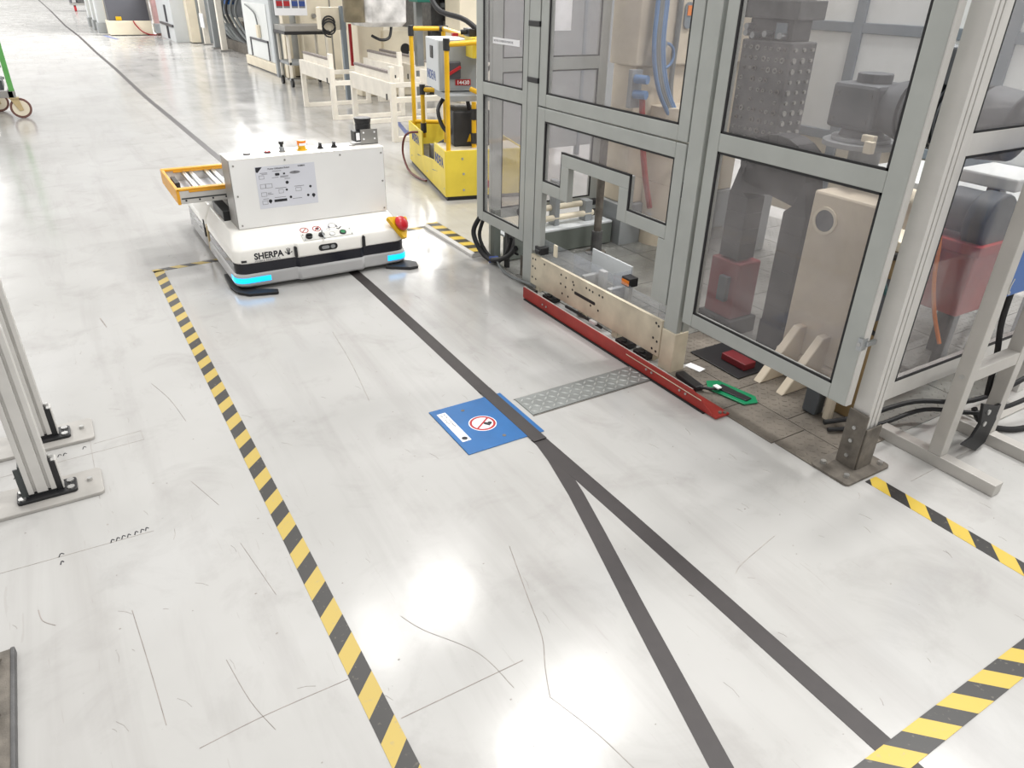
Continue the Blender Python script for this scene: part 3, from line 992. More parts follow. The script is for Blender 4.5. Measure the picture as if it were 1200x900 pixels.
# things on the cabinet top
zt = CZ1 + 0.006
for x, m in ((0.975, M_white), (1.10, M_redbtn), (1.19, M_sheet), (1.433, M_black), (1.523, M_black), (1.642, M_sheet)):
    b_ = wpart('switch_base', MB().cyl((x, 4.70, zt), (x, 4.70, zt + 0.006), 0.022, 14), M_chain if m is not M_sheet else M_sheet, tp)
    if m is M_white or m is M_redbtn:
        wpart('button', MB().cyl((x, 4.70, zt + 0.004), (x, 4.70, zt + 0.012), 0.017, 14), m, b_)
    elif x == 1.19:
        wpart('light_column', MB().cyl((x, 4.70, zt), (x, 4.70, zt + 0.03), 0.016, 12), M_mgrey, b_)
        wpart('cap', MB().cyl((x, 4.70, zt + 0.03), (x, 4.70, zt + 0.045), 0.009, 12).cyl((x, 4.70, zt + 0.045), (x, 4.70, zt + 0.062), 0.015, 12), M_black, b_)
    elif m is M_black:
        wpart('toggle', MB().cyl((x, 4.70, zt), (x, 4.70, zt + 0.018), 0.014, 12).box(x - 0.006, x + 0.006, 4.685, 4.715, zt + 0.01, zt + 0.034), M_black, b_, 0.002)
bk = wpart('beacon', MB().cyl((1.315, 4.70, zt), (1.315, 4.70, zt + 0.006), 0.036, 18).cyl((1.315, 4.70, zt), (1.315, 4.70, zt + 0.03), 0.024, 16), M_yel, tp)
wpart('beacon_cap', MB().cyl((1.315, 4.70, zt + 0.03), (1.315, 4.70, zt + 0.058), 0.027, 16), M_oran, bk, 0.003)
wpart('beacon_label', MB().box(1.293, 1.337, 4.669, 4.675, zt + 0.03, zt + 0.044), M_paper, bk)
ls = wpart('laser_scanner', MB().box(1.668, 1.80, 4.70, 4.78, zt + 0.018, zt + 0.085), M_black, tp, 0.006)
wpart('scanner_bracket', MB().box(1.705, 1.822, 4.694, 4.700, zt, zt + 0.095).box(1.66, 1.822, 4.694, 4.79, zt, zt + 0.006), M_sheet, ls, 0.001)
wpart('scanner_head', MB().cyl((1.745, 4.75, zt + 0.085), (1.745, 4.75, zt + 0.125), 0.050, 20).cyl((1.745, 4.75, zt + 0.125), (1.745, 4.75, zt + 0.160), 0.050, 20, 0.056), M_black, ls, 0.003)
wpart('scanner_window', MB().box(1.676, 1.70, 4.697, 4.70, zt + 0.03, zt + 0.075), M_paper, ls)
bolts(ls, [(x, 4.694, zt + z) for x in (1.725, 1.80) for z in (0.035, 0.075)], (0, -1, 0), 0.006, 0.003, M_paper, 'screw')
# roller conveyor across the back of the robot
KX0, KX1, KY0, KY1, KZ = 0.575, 1.70, 4.89, 5.52, 0.535
cv = wpart('conveyor_rail', MB().box(KX0, KX1, KY0, KY0 + 0.03, 0.455, KZ), M_alu, rb, 0.002)
cv2 = wpart('conveyor_rail', MB().box(KX0, KX1, KY1 - 0.03, KY1, 0.455, KZ), M_alu, rb, 0.002)
wpart('rail_groove', MB().box(KX0 + 0.01, KX1 - 0.01, KY0 - 0.001, KY0, 0.483, 0.492), M_alu_dk, cv)
bolts(cv, [(x, KY0, 0.475) for x in (0.61, 0.69, 0.77, 0.85)], (0, -1, 0), 0.006, 0.003, M_ink)
for y in (KY0, KY1 - 0.04):
    wpart('side_guard', MB().box(KX0 - 0.01, KX1, y - 0.003, y + 0.043, KZ, KZ + 0.014).box(KX0 + 0.06, KX1, y - 0.005, y + 0.012 if y == KY0 else y, KZ - 0.012, KZ), M_orange, rb, 0.003)
wpart('end_guard', MB().box(KX0 - 0.014, KX0 + 0.004, KY0 - 0.003, KY1 + 0.003, 0.452, KZ + 0.012), M_orange, rb, 0.003)
for x in (0.70, 0.745, 0.845, 0.89, 0.99, 1.035, 1.14, 1.185, 1.29, 1.335, 1.44, 1.485, 1.6):
    wpart('roller', MB().cyl((x, KY0 + 0.03, KZ - 0.022), (x, KY1 - 0.03, KZ - 0.022), 0.017, 12), M_steel, rb, 0, True)
wpart('conveyor_floor', MB().box(KX0 + 0.02, KX1, KY0 + 0.03, KY1 - 0.03, 0.462, 0.466), M_paper, rb)
wpart('stop_block', MB().box(0.60, 0.63, KY0 + 0.30, KY0 + 0.5, 0.47, 0.52), M_black, rb, 0.003)
wpart('conveyor_frame', MB().box(0.86, 1.6, KY0 + 0.01, KY0 + 0.06, 0.337, 0.46).box(0.86, 1.6, KY1 - 0.06, KY1, 0.337, 0.46), M_chain, rb)
wpart('cable_tray', MB().box(0.80, 0.86, 4.82, 5.15, 0.337, 0.40), M_black, rb, 0.004)

# ================================================================== MACHINE CELL (front plane x = 2.40)
FX0, FX1 = 2.385, 2.425


def gasket(mb, plane, c, a0, a1, z0, z1, t=0.008, d=0.004):
    """black seal around a pane; plane 'x' faces -x, 'y' faces -y"""
    for (p0, p1, q0, q1) in ((a0, a1, z0, z0 + t), (a0, a1, z1 - t, z1), (a0, a0 + t, z0, z1), (a1 - t, a1, z0, z1)):
        if plane == 'x':
            mb.box(c - d, c + d, p0, p1, q0, q1)
        else:
            mb.box(p0, p1, c - d, c + d, q0, q1)
    return mb


def xpanel(root, y0, y1, z0, z1, sl, sr, rails, panes, x0=FX0, x1=FX1):
    wpart('stile', MB().box(x0, x1, y1 - sl, y1, z0, z1), M_frame, root, 0.004)
    wpart('stile', MB().box(x0, x1, y0, y0 + sr, z0, z1), M_frame, root, 0.004)
    for a, b in rails:
        wpart('rail', MB().box(x0 + 0.001, x1 - 0.001, y0 + sr, y1 - sl, a, b), M_frame, root, 0.003)
    for a, b in panes:
        g_ = wpart('gasket', gasket(MB(), 'x', x0 + 0.006, y0 + sr, y1 - sl, a, b, 0.009, 0.004), M_gasket, root)
        wpart('pane', MB().box(x0 + 0.018, x0 + 0.023, y0 + sr, y1 - sl, a, b), M_pane, root)


dr = thing('cell_door', (2.405, 1.85, 0.287), 'wide grey framed machine door with hazy panes in front of the gear motor', 'machine door')
xpanel(dr, 1.392, 2.308, 0.287, 2.25, 0.062, 0.078, [(0.287, 0.352), (1.098, 1.172), (2.18, 2.25)], [(0.352, 1.098), (1.172, 2.18)])
lt = wpart('latch', MB().box(2.40, 2.455, 1.378, 1.392, 0.545, 0.565).box(2.375, 2.41, 1.385, 1.405, 0.53, 0.58), M_steel, dr, 0.002)
wpart('latch_bolt', MB().cyl((2.375, 1.395, 0.556), (2.37, 1.395, 0.556), 0.007, 10), M_zinc, lt)
wpart('edge_seal', MB().box(2.388, 2.42, 1.386, 1.392, 0.29, 2.24), M_alu, dr)

up = thing('guard_panel', (2.405, 3.03, 1.1), 'upper grey framed guard panel above the loading opening', 'guard panel')
xpanel(up, 2.43, 3.64, 1.102, 2.25, 0.074, 0.068, [(1.102, 1.168), (2.18, 2.25)], [(1.168, 2.18)])

lg = thing('guard_panel', (2.405, 3.03, 0.3), 'lower grey guard frame with a stepped loading opening below its pane', 'guard panel')
wpart('stile', MB().box(FX0, FX1, 3.568, 3.643, 0.252, 1.094), M_frame, lg, 0.004)
wpart('stile', MB().box(FX0, FX1, 2.43, 2.498, 0.33, 1.094), M_frame, lg, 0.004)
wpart('stile_cover', MB().box(FX0 + 0.002, FX1, 2.432, 2.545, 0.325, 0.642), M_frame, lg, 0.003)
wpart('rail', MB().box(FX0, FX1, 2.498, 3.568, 1.026, 1.094), M_frame, lg, 0.003)
wpart('rail', MB().box(FX0, FX1, 3.385, 3.568, 0.625, 0.692), M_frame, lg, 0.003)
wpart('opening_post', MB().box(FX0, FX1, 3.312, 3.385, 0.625, 0.815), M_frame, lg, 0.003)
wpart('opening_header', MB().box(FX0, FX1, 2.795, 3.385, 0.815, 0.880), M_frame, lg, 0.003)
wpart('opening_post', MB().box(FX0, FX1, 2.795, 2.868, 0.645, 0.815), M_frame, lg, 0.003)
wpart('rail', MB().box(FX0, FX1, 2.498, 2.795, 0.645, 0.710), M_frame, lg, 0.003)
gx = FX0 + 0.006
gk = MB()
for y0, y1, z0, z1 in ((2.498, 3.568, 1.017, 1.026), (3.559, 3.568, 0.692, 1.02), (3.385, 3.56, 0.692, 0.700), (3.385, 3.392, 0.692, 0.885), (2.79, 3.392, 0.880, 0.890),
                       (2.786, 2.795, 0.71, 0.89), (2.498, 2.79, 0.71, 0.718), (2.498, 2.506, 0.71, 1.02)):
    gk.box(gx - 0.004, gx + 0.006, y0, y1, z0, z1)
wpart('gasket', gk, M_gasket, lg)
wpart('pane', MB().box(2.403, 2.408, 2.50, 3.568, 0.885, 1.02).box(2.403, 2.408, 3.388, 3.568, 0.695, 0.885).box(2.403, 2.408, 2.50, 2.79, 0.712, 0.885), M_pane, lg)
wpart('hinge', MB().box(2.372, 2.43, 3.53, 3.60, 0.25, 0.295).cyl((2.375, 3.54, 0.27), (2.375, 3.59, 0.27), 0.012, 10), M_black, lg, 0.003)
wpart('bracket', MB().box(2.425, 2.435, 3.44, 3.475, 0.255, 0.33), M_cream, lg, 0.002)

lp = thing('guard_panel', (2.405, 4.06, 0.27), 'narrow grey framed guard panel beside the yellow cart', 'guard panel')
xpanel(lp, 3.762, 4.368, 0.270, 2.25, 0.084, 0.052, [(0.270, 0.336), (1.086, 1.160), (2.18, 2.25)], [(0.336, 1.086), (1.160, 2.18)])
sk = wpart('sticker', MB().box(2.3995, 2.4025, 3.88, 4.185, 1.385, 1.418), M_paper, lp)
text('lettering', 'NE PAS OUVRIR EN MARCHE', 0.0175, M_inkg, sk, (2.399, 4.175, 1.396), LEFT, ext=0.0003)

pm = thing('cell_post', (2.42, 2.37, 0), 'slotted grey post between the wide door and the loading opening', 'post')
wpart('profile', MB().prism(side_slot(2.378, 2.46, 2.326, 2.414), 'z', 0.215, 2.3), M_frame, pm, 0.002)
wpart('foot', MB().box(2.372, 2.462, 2.322, 2.418, 0.0, 0.215), M_beige2, pm, 0.004)
wpart('stop', MB().box(2.39, 2.43, 2.418, 2.432, 0.86, 0.93), M_gasket, pm)
pl_ = thing('cell_post', (2.42, 3.70, 0), 'slotted grey post with black clips between narrow panel and loading opening', 'post')
wpart('profile', MB().prism(side_slot(2.384, 2.46, 3.65, 3.754), 'z', 0.02, 2.3), M_frame, pl_, 0.002)
wpart('base', MB().box(2.374, 2.47, 3.64, 3.764, 0.0, 0.02), M_rust, pl_, 0.002)
for z in (1.215, 1.50):
    wpart('clip', MB().box(2.378, 2.40, 3.646, 3.758, z, z + 0.028), M_black, pl_, 0.003)

# worn beige apron under the loading opening
ap = thing('machine_apron', (2.39, 3.0, 0), 'worn beige steel apron with bolt holes below the loading opening', 'machine part')
wpart('front_plate', MB().prism([(3.632, 0.045), (3.632, 0.232), (2.42, 0.245), (2.42, 0.052)], 'x', 2.368, 2.382), M_beige2, ap, 0.002)
wpart('top_edge', MB().prism([(3.632, 0.232), (3.632, 0.236), (2.42, 0.249), (2.42, 0.245)], 'x', 2.366, 2.386), M_beige2, ap)
hl = MB()
for y, z in ((3.61, 0.21), (3.58, 0.212), (3.61, 0.16), (3.58, 0.155), (3.61, 0.09), (3.57, 0.088), (3.48, 0.212), (3.30, 0.205), (3.25, 0.202), (3.18, 0.20), (3.17, 0.185), (3.30, 0.15),
             (3.25, 0.145), (3.18, 0.152), (3.05, 0.208), (3.02, 0.206), (2.99, 0.205), (2.93, 0.206), (2.90, 0.206), (3.0, 0.12), (2.93, 0.115), (3.28, 0.095), (3.22, 0.095), (2.46, 0.225), (2.44, 0.215),
             (2.47, 0.14), (2.44, 0.13), (2.47, 0.08), (2.44, 0.075)):
    hl.cyl((2.3672, y, z), (2.369, y, z), 0.007, 8)
hl.prism(rounded(2.96, 3.16, 0.133, 0.152, 0.008), 'x', 2.3672, 2.369)
wpart('bolt_holes', hl, M_black, ap)['kind'] = 'stuff'
for y in (3.58, 3.12, 2.80, 2.50):
    wpart('support', MB().box(2.39, 2.44, y - 0.025, y + 0.025, 0.0, 0.06), M_beige2, ap, 0.003)
for y in (3.40, 2.68, 2.53):
    wpart('machine_foot', MB().box(2.34, 2.41, y - 0.05, y + 0.05, 0.006, 0.035).cyl((2.36, y, 0.035), (2.36, y, 0.045), 0.02, 10), M_black, ap, 0.004)
wpart('hose', MB().tube([(2.38, 3.25, 0.02), (2.37, 3.05, 0.03), (2.38, 2.9, 0.02)], 0.009), M_black, ap)
wpart('cable_tag', MB().box(2.35, 2.37, 2.93, 2.98, 0.03, 0.045), M_cablew, ap)
# clear guard and small fixtures standing on the apron
ag = thing('acrylic_guard', (2.45, 3.05, 0.245), 'clear acrylic splash guard box behind the beige apron', 'guard')
wpart('sheet', MB().prism([(3.60, 0.17), (3.60, 0.33), (3.0, 0.33), (2.70, 0.30), (2.52, 0.30), (2.52, 0.17)], 'x', 2.430, 2.435), M_acryl, ag)
wpart('sheet', MB().box(2.435, 2.62, 2.52, 2.525, 0.13, 0.29), M_acryl, ag)
wpart('sheet', MB().box(2.435, 2.56, 3.27, 3.275, 0.13, 0.33).box(2.435, 2.56, 2.90, 2.905, 0.13, 0.33), M_acryl, ag)
wpart('cover_plate', MB().box(2.555, 2.565, 2.90, 3.26, 0.20, 0.35), M_lgrey, ag, 0.002)
wpart('bracket', MB().box(2.47, 2.50, 3.03, 3.08, 0.12, 0.29), M_alu, ag, 0.002)
wpart('support', MB().box(2.45, 2.58, 2.94, 2.97, 0.006, 0.22).box(2.45, 2.58, 3.18, 3.21, 0.006, 0.22), M_alu, ag, 0.002)
se = thing('light_barrier', (2.52, 2.86, 0), 'small orange and black optical sensor by the acrylic guard', 'sensor')
wpart('body', MB().box(2.49, 2.55, 2.83, 2.90, 0.26, 0.31), M_black, se, 0.003)
wpart('lens', MB().box(2.487, 2.49, 2.835, 2.895, 0.268, 0.298), M_oran, se)
wpart('stem', MB().box(2.505, 2.535, 2.85, 2.88, 0.006, 0.26), M_alu, se)

# corner post with its base plate
pc = thing('corner_post', (2.5, 1.355, 0), 'tall slotted aluminium corner post on a bolted base plate', 'post')
wpart('profile', MB().prism(side_slot2(2.458, 2.532, 1.322, 1.396), 'z', 0.17, 2.4), M_alu, pc, 0.002)
wpart('base_channel', MB().box(2.445, 2.452, 1.315, 1.402, 0.012, 0.26).box(2.452, 2.545, 1.308, 1.316, 0.012, 0.20).box(2.46, 2.53, 1.33, 1.39, 0.012, 0.17), M_rust, pc, 0.002)
wpart('base_plate', MB().prism(rounded(2.335, 2.61, 1.26, 1.44, 0.02), 'z', 0.0, 0.012), M_rust, pc, 0.002)
bolts(pc, [(2.38, 1.30, 0.012), (2.38, 1.41, 0.012), (2.58, 1.29, 0.012), (2.57, 1.41, 0.012)], (0, 0, 1), 0.011, 0.012, M_zinc)
bolts(pc, [(2.445, 1.36, z) for z in (0.06, 0.13, 0.19)], (-1, 0, 0), 0.008, 0.006, M_zinc)

# right side wall of the cell (plane y = 1.36)
sw = thing('side_guard_panel', (3.1, 1.36, 0.29), 'aluminium framed side panel with hazy panes right of the corner post', 'guard panel')
wpart('stile', MB().box(2.536, 2.60, 1.342, 1.382, 0.285, 2.3), M_alu, sw, 0.003)
wpart('stile', MB().box(3.74, 3.80, 1.342, 1.382, 0.0, 2.3), M_alu, sw, 0.003)
for a, b in ((0.285, 0.362), (1.225, 1.30), (2.2, 2.28)):
    wpart('rail', MB().box(2.60, 3.74, 1.343, 1.381, a, b), M_alu, sw, 0.003)
for a, b in ((0.362, 1.225), (1.30, 2.2)):
    wpart('gasket', gasket(MB(), 'y', 1.347, 2.60, 3.74, a, b, 0.008, 0.004), M_gasket, sw)
    wpart('pane', MB().box(2.60, 3.74, 1.358, 1.363, a, b), M_pane, sw)

# left end wall of the cell seen through the panes (plane y = 4.33)
ew = thing('end_guard_panel', (2.95, 4.33, 0), 'grey framed end panel at the back left of the cell seen through the panes', 'guard panel')
for a, b in ((2.47, 2.545), (3.31, 3.385)):
    wpart('stile', MB().box(a, b, 4.31, 4.35, 0.0, 2.3), M_frame, ew, 0.003)
for a, b in ((0.26, 0.33), (1.205, 1.285), (2.2, 2.28)):
    wpart('rail', MB().box(2.545, 3.31, 4.311, 4.349, a, b), M_frame, ew, 0.003)
for a, b in ((0.33, 1.205), (1.285, 2.2)):
    wpart('gasket', gasket(MB(), 'y', 4.315, 2.545, 3.31, a, b, 0.008, 0.004), M_gasket, ew)
    wpart('pane', MB().box(2.545, 3.31, 4.326, 4.331, a, b), M_pane, ew)
ns = wpart('notice_sheet', MB().box(2.88, 3.065, 4.318, 4.320, 1.44, 1.72), M_paper, ew)

# lower stuff at the left end: feet, cable loops, kerb strip
hs = thing('kerb_strip', (2.38, 4.72, 0), 'raised kerb strip with yellow and black top in front of the yellow cart', 'kerb')
wpart('bar', MB().prism([(2.325, 0.0), (2.325, 0.022), (2.345, 0.034), (2.44, 0.034), (2.44, 0.0)], 'y', 4.33, 5.13), M_alu, hs, 0.002)
wpart('striped_top', MB().box(2.348, 2.438, 4.33, 5.13, 0.034, 0.0355), M_haz_s, hs)
lf = thing('support_post', (2.44, 4.3, 0), 'dark steel leg carrying the narrow guard panel', 'post')
wpart('profile', MB().box(2.425, 2.475, 4.19, 4.245, 0.0, 0.36), M_ggreen, lf, 0.002)
wpart('gusset', MB().box(2.432, 2.445, 3.90, 4.05, 0.13, 0.30).box(2.428, 2.45, 4.02, 4.06, 0.0, 0.30), M_black, lf, 0.002)
jb = thing('junction_box', (2.46, 3.84, 0), 'small green grey junction box under the narrow guard panel', 'box')
wpart('body', MB().box(2.41, 2.50, 3.775, 3.90, 0.16, 0.285), M_ggreen, jb, 0.004)
wpart('bracket', MB().box(2.44, 2.47, 3.80, 3.87, 0.0, 0.16), M_rust, jb)
bolts(jb, [(2.41, y, z) for y in (3.79, 3.885) for z in (0.18, 0.265)], (-1, 0, 0), 0.005, 0.003, M_ink, 'screw')
cbu = thing('cable_bundle', (2.40, 4.15, 0), 'looped black cable bundle below the narrow guard panel', 'cable')
wpart('cable', MB().tube([(2.41, 4.34, 0.30), (2.36, 4.37, 0.18), (2.365, 4.29, 0.07), (2.38, 4.16, 0.03), (2.395, 3.98, 0.10), (2.395, 3.86, 0.20)], 0.017, 10), M_gasket, cbu, 0, True)
wpart('cable', MB().tube([(2.41, 4.30, 0.30), (2.385, 4.33, 0.16), (2.395, 4.26, 0.06), (2.41, 4.13, 0.02), (2.41, 4.0, 0.12), (2.40, 3.93, 0.24)], 0.013, 8), M_gasket, cbu, 0, True)
wpart('cable_tie', MB().cyl((2.37, 4.165, 0.03), (2.43, 4.15, 0.03), 0.022, 10), M_inkb, cbu)
solo('cable', MB().tube([(2.39, 4.1, 0.06), (2.37, 4.0, 0.02), (2.36, 3.85, 0.013), (2.365, 3.66, 0.03), (2.39, 3.60, 0.02)], 0.009, 8), M_hoseg,
     'grey cable curving from the black bundle to the beige apron', 'cable', 0, True)

# ================================================================== INSIDE THE CELL
bm_ = thing('beige_machine', (3.95, 4.2, 0), 'tall beige machine body with cable bundles behind the upper guard panel', 'machine')
wpart('upper_housing', MB().box(3.42, 4.56, 4.05, 4.34, 1.235, 2.3), M_beige, bm_, 0.01)
wpart('lower_housing', MB().box(3.46, 4.56, 4.09, 4.34, 0.30, 1.235), M_beige, bm_, 0.01)
wpart('base', MB().box(3.42, 4.56, 4.06, 4.34, 0.0, 0.30), M_mgrey, bm_, 0.005)
wpart('round_column', MB().cyl((3.78, 4.02, 0.0), (3.78, 4.02, 0.98), 0.17, 28), M_beige, bm_, 0.004, True)
br = wpart('plug_bracket', MB().box(3.37, 3.46, 4.02, 4.06, 0.98, 1.22), M_mgrey, bm_, 0.003)
for z in (1.165, 1.07):
    wpart('blue_plug', MB().cyl((3.40, 4.02, z), (3.43, 3.93, z), 0.028, 12), M_hose, br)
wpart('inspection_window', MB().prism(rounded(3.79, 3.86, 1.46, 1.62, 0.034), 'y', 4.035, 4.05), M_boothf, bm_)
wpart('window_lamp', MB().box(3.805, 3.845, 4.03, 4.036, 1.54, 1.60), M_oran, bm_)
wpart('knob', MB().cyl((3.905, 4.05, 1.47), (3.905, 4.01, 1.47), 0.03, 12), M_mgrey, bm_)
for k in range(5):
    wpart('cable', MB().tube([(3.50 + k * 0.022, 4.0, 2.2), (3.50 + k * 0.02, 3.99, 1.65), (3.49 + k * 0.02, 3.97, 1.35), (3.55 + k * 0.02, 3.95, 1.10), (3.68 + k * 0.018, 3.92, 0.88), (3.78 + k * 0.016, 3.80, 0.55), (3.80 + k * 0.016, 3.76, 0.06)], 0.015, 8),
          M_hose if k in (0, 3, 4) else M_hoseg, bm_, 0, True)
wpart('conduit', MB().tube([(3.735, 4.03, 2.2), (3.735, 4.03, 1.5), (3.73, 4.03, 1.1), (3.74, 3.97, 0.85)], 0.018, 8), M_hoseg, bm_, 0, True)
wpart('hose_coil', MB().tube([(3.63 + 0.075 * math.cos(a * math.pi / 6), 4.01, 1.30 + 0.075 * math.sin(a * math.pi / 6)) for a in range(-7, 5)], 0.010, 8, 3), M_hose, bm_, 0, True)
wpart('coil_hook', MB().cyl((3.60, 4.05, 1.37), (3.60, 4.0, 1.37), 0.03, 12), M_mgrey, bm_)
wpart('blue_hose', MB().tube([(3.62, 3.82, 0.72), (3.74, 3.80, 0.70), (3.84, 3.79, 0.74), (3.90, 3.84, 0.8)], 0.010, 8), M_hose, bm_, 0, True)
wpart('red_hose', MB().tube([(3.44, 3.98, 1.05), (3.46, 3.96, 0.80), (3.5, 3.94, 0.55), (3.58, 3.94, 0.3)], 0.020, 8), M_red, bm_, 0, True)

cb = thing('transfer_beam', (3.1, 4.2, 0), 'low grey green transfer beam on the cell floor behind the loading opening', 'conveyor')
wpart('beam', MB().box(2.50, 3.40, 4.13, 4.20, 0.012, 0.165), M_ggreen, cb, 0.004)
wpart('ledge', MB().box(2.50, 3.40, 4.13, 4.30, 0.165, 0.18), M_lgrey, cb, 0.003)
for z, y in ((0.30, 4.26), (0.235, 4.22)):
    r_ = wpart('support_rod', MB().cyl((2.72, y, z), (3.30, y, z), 0.021, 14), M_cream, cb, 0, True)
    wpart('rod_cap', MB().cyl((2.66, y, z), (2.73, y, z), 0.025, 12).cyl((3.28, y, z), (3.33, y, z), 0.025, 12), M_black, r_)
wpart('clamp', MB().box(2.93, 2.97, 4.2, 4.28, 0.18, 0.5), M_mgrey, cb, 0.003)
wpart('clamp', MB().box(3.2, 3.26, 4.2, 4.28, 0.18, 0.33), M_mgrey, cb, 0.003)

sp = thing('stand_pole', (3.165, 4.0, 0), 'thin dark steel pole on the cell floor inside the loading opening', 'pole')
wpart('tube', MB().cyl((3.165, 4.0, 0.006), (3.165, 4.0, 0.95), 0.027, 14), M_rust, sp, 0, True)
wpart('collar', MB().cyl((3.165, 4.0, 0.006), (3.165, 4.0, 0.17), 0.040, 14), M_darkm, sp, 0.003)
wpart('foot', MB().cyl((3.165, 4.0, 0.006), (3.165, 4.0, 0.016), 0.075, 16), M_rust, sp)

# tall cast fixture tower
tw = thing('fixture_tower', (3.42, 2.9, 0), 'dark perforated cast fixture tower inside the wide door', 'machine part')
wpart('block', MB().box(3.30, 3.50, 2.72, 3.05, 0.94, 1.47), M_darkm, tw, 0.008)
wpart('head', MB().box(3.34, 3.48, 2.76, 3.05, 1.47, 1.57).box(3.31, 3.52, 2.72, 3.10, 1.57, 1.66).box(3.34, 3.48, 2.76, 3.06, 1.66, 2.2), M_darkm, tw, 0.006)
for i in range(7):
    for j in range(10):
        y, z = 2.755 + i * 0.043, 0.975 + j * 0.051
        if random.random() < 0.85:
            r = random.choice((0.008, 0.01, 0.014))
            wpart('bolt', MB().ring((3.30, y + random.uniform(-.008, .008), z), (-1, 0, 0), r * 0.55, r, 0.008, 10), M_sheet if random.random() < 0.6 else M_rust, tw)
for j in range(10):
    for i in range(3):
        z = 0.975 + j * 0.051
        wpart('bolt', MB().cyl((3.335 + i * 0.065, 2.72, z), (3.335 + i * 0.065, 2.71, z), random.choice((0.009, 0.014)), 10), M_sheet, tw)
for y, z in ((3.03, 1.53), (3.03, 1.50), (2.98, 1.49), (2.90, 1.50), (2.80, 1.495)):
    wpart('fitting', MB().cyl((3.34, y, z), (3.29, y, z), 0.016, 10), M_steel, tw)
wpart('name_plate', MB().box(3.325, 3.335, 2.79, 2.86, 1.48, 1.555), M_boothf, tw, 0.002)
wpart('support_arm', MB().obox((3.88, 3.24, 1.2), (0.95, 0.12, 0.16), Matrix.Rotation(math.radians(40), 3, 'Z')), M_darkm, tw, 0.008)
wpart('rear_column', MB().box(4.17, 4.33, 3.48, 3.62, 0.006, 1.5), M_mgrey, tw, 0.008)

# beige pedestal with gear motor on top
pd = thing('machine_pedestal', (3.25, 2.06, 0), 'beige pedestal with a round hole behind the lower door pane', 'pedestal')
wpart('column', MB().box(2.95, 3.40, 1.79, 2.145, 0.10, 0.90), M_beige, pd, 0.012)
wpart('foot_flange', MB().box(2.93, 3.41, 1.78, 2.155, 0.006, 0.10), M_beige, pd, 0.008)
for y in (2.04, 1.90):
    wpart('gusset', MB().prism([(2.68, 0.006), (2.95, 0.006), (2.95, 0.26), (2.90, 0.26)], 'y', y - 0.022, y + 0.022), M_beige, pd, 0.006)
wpart('cable_port', MB().ring((2.95, 2.055, 0.775), (-1, 0, 0), 0.050, 0.063, 0.008, 26), M_cream, pd)
wpart('port_hole', MB().cyl((2.952, 2.055, 0.775), (2.946, 2.055, 0.775), 0.051, 26), M_motor, pd)
wpart('round_column', MB().cyl((3.22, 2.12, 0.90), (3.22, 2.12, 1.07), 0.07, 22), M_mgrey, pd, 0, True)
gm = thing('gear_motor', (3.22, 2.1, 1.07), 'dark grey gear motor with finned housing on the pedestal behind the door', 'motor')
wpart('flange', MB().cyl((3.22, 2.16, 1.07), (3.22, 2.16, 1.095), 0.165, 30).cyl((3.22, 2.16, 1.095), (3.22, 2.16, 1.115), 0.13, 26), M_mgrey, gm, 0.003, True)
wpart('flange_neck', MB().cyl((3.22, 2.16, 1.115), (3.22, 2.16, 1.16), 0.10, 24, 0.085), M_motor, gm, 0, True)
gb = wpart('gear_case', MB().box(3.10, 3.36, 2.05, 2.28, 1.15, 1.345), M_motor, gm, 0.018)
wpart('top_cover', MB().cyl((3.22, 2.16, 1.34), (3.22, 2.16, 1.385), 0.075, 24), M_motor, gb, 0.004)
bolts(gb, [(3.10, y, z) for y in (2.08, 2.25) for z in (1.19, 1.30)], (-1, 0, 0), 0.011, 0.004, M_darkm)
wpart('adapter', MB().cyl((3.23, 2.07, 1.25), (3.23, 1.95, 1.25), 0.10, 24, 0.135), M_motor, gm, 0, True)
mt = wpart('motor_body', MB().cyl((3.23, 1.95, 1.25), (3.23, 1.62, 1.25), 0.115, 26), M_motor, gm, 0, True)
for k in range(13):
    wpart('fin', MB().cyl((3.23, 1.93 - k * 0.023, 1.25), (3.23, 1.922 - k * 0.023, 1.25), 0.138, 24), M_motor, mt)
wpart('fan_cover', MB().cyl((3.23, 1.63, 1.25), (3.23, 1.50, 1.25), 0.142, 26, 0.128), M_motor, mt, 0.006, True)
wpart('terminal_box', MB().box(3.12, 3.33, 1.72, 1.92, 1.38, 1.52), M_motor, mt, 0.01)
wpart('cable_gland', MB().cyl((3.14, 1.70, 1.44), (3.14, 1.64, 1.44), 0.022, 10), M_black, mt)
wpart('warning_cloth', MB().box(3.06, 3.09, 1.99, 2.05, 1.12, 1.15).box(3.03, 3.06, 1.97, 2.01, 1.08, 1.13), M_cream, gm, 0.003)
# energy chain folded into an upside-down U
ec = thing('energy_chain', (3.0, 2.4, 0), 'thick black energy chain bent into an upside down U behind the lower pane', 'cable chain')
path = [(2.60, 0.43 + k * 0.083) for k in range(6)]
for k in range(1, 12):
    a = math.pi - math.pi * k / 12
    path.append((2.42 + 0.18 * math.cos(a), 0.86 + 0.17 * math.sin(a)))
path += [(2.24, 0.85 - k * 0.096) for k in range(8)]
off = []
for i, (py_, pz_) in enumerate(path):
    (ya, za), (yb, zb) = path[max(i - 1, 0)], path[min(i + 1, len(path) - 1)]
    d = Vector((yb - ya, zb - za)).normalized()
    nn = Vector((-d.y, d.x)) * 0.066
    off.append(((py_ + nn.x, pz_ + nn.y), (py_ - nn.x, pz_ - nn.y)))
for i in range(len(path) - 1):
    wpart('link', MB().prism([off[i][0], off[i][1], off[i + 1][1], off[i + 1][0]], 'x', 2.965, 3.09), M_chain, ec, 0.003)
wpart('anchor', MB().box(2.97, 3.10, 2.16, 2.32, 0.006, 0.18), M_chain, ec, 0.004)
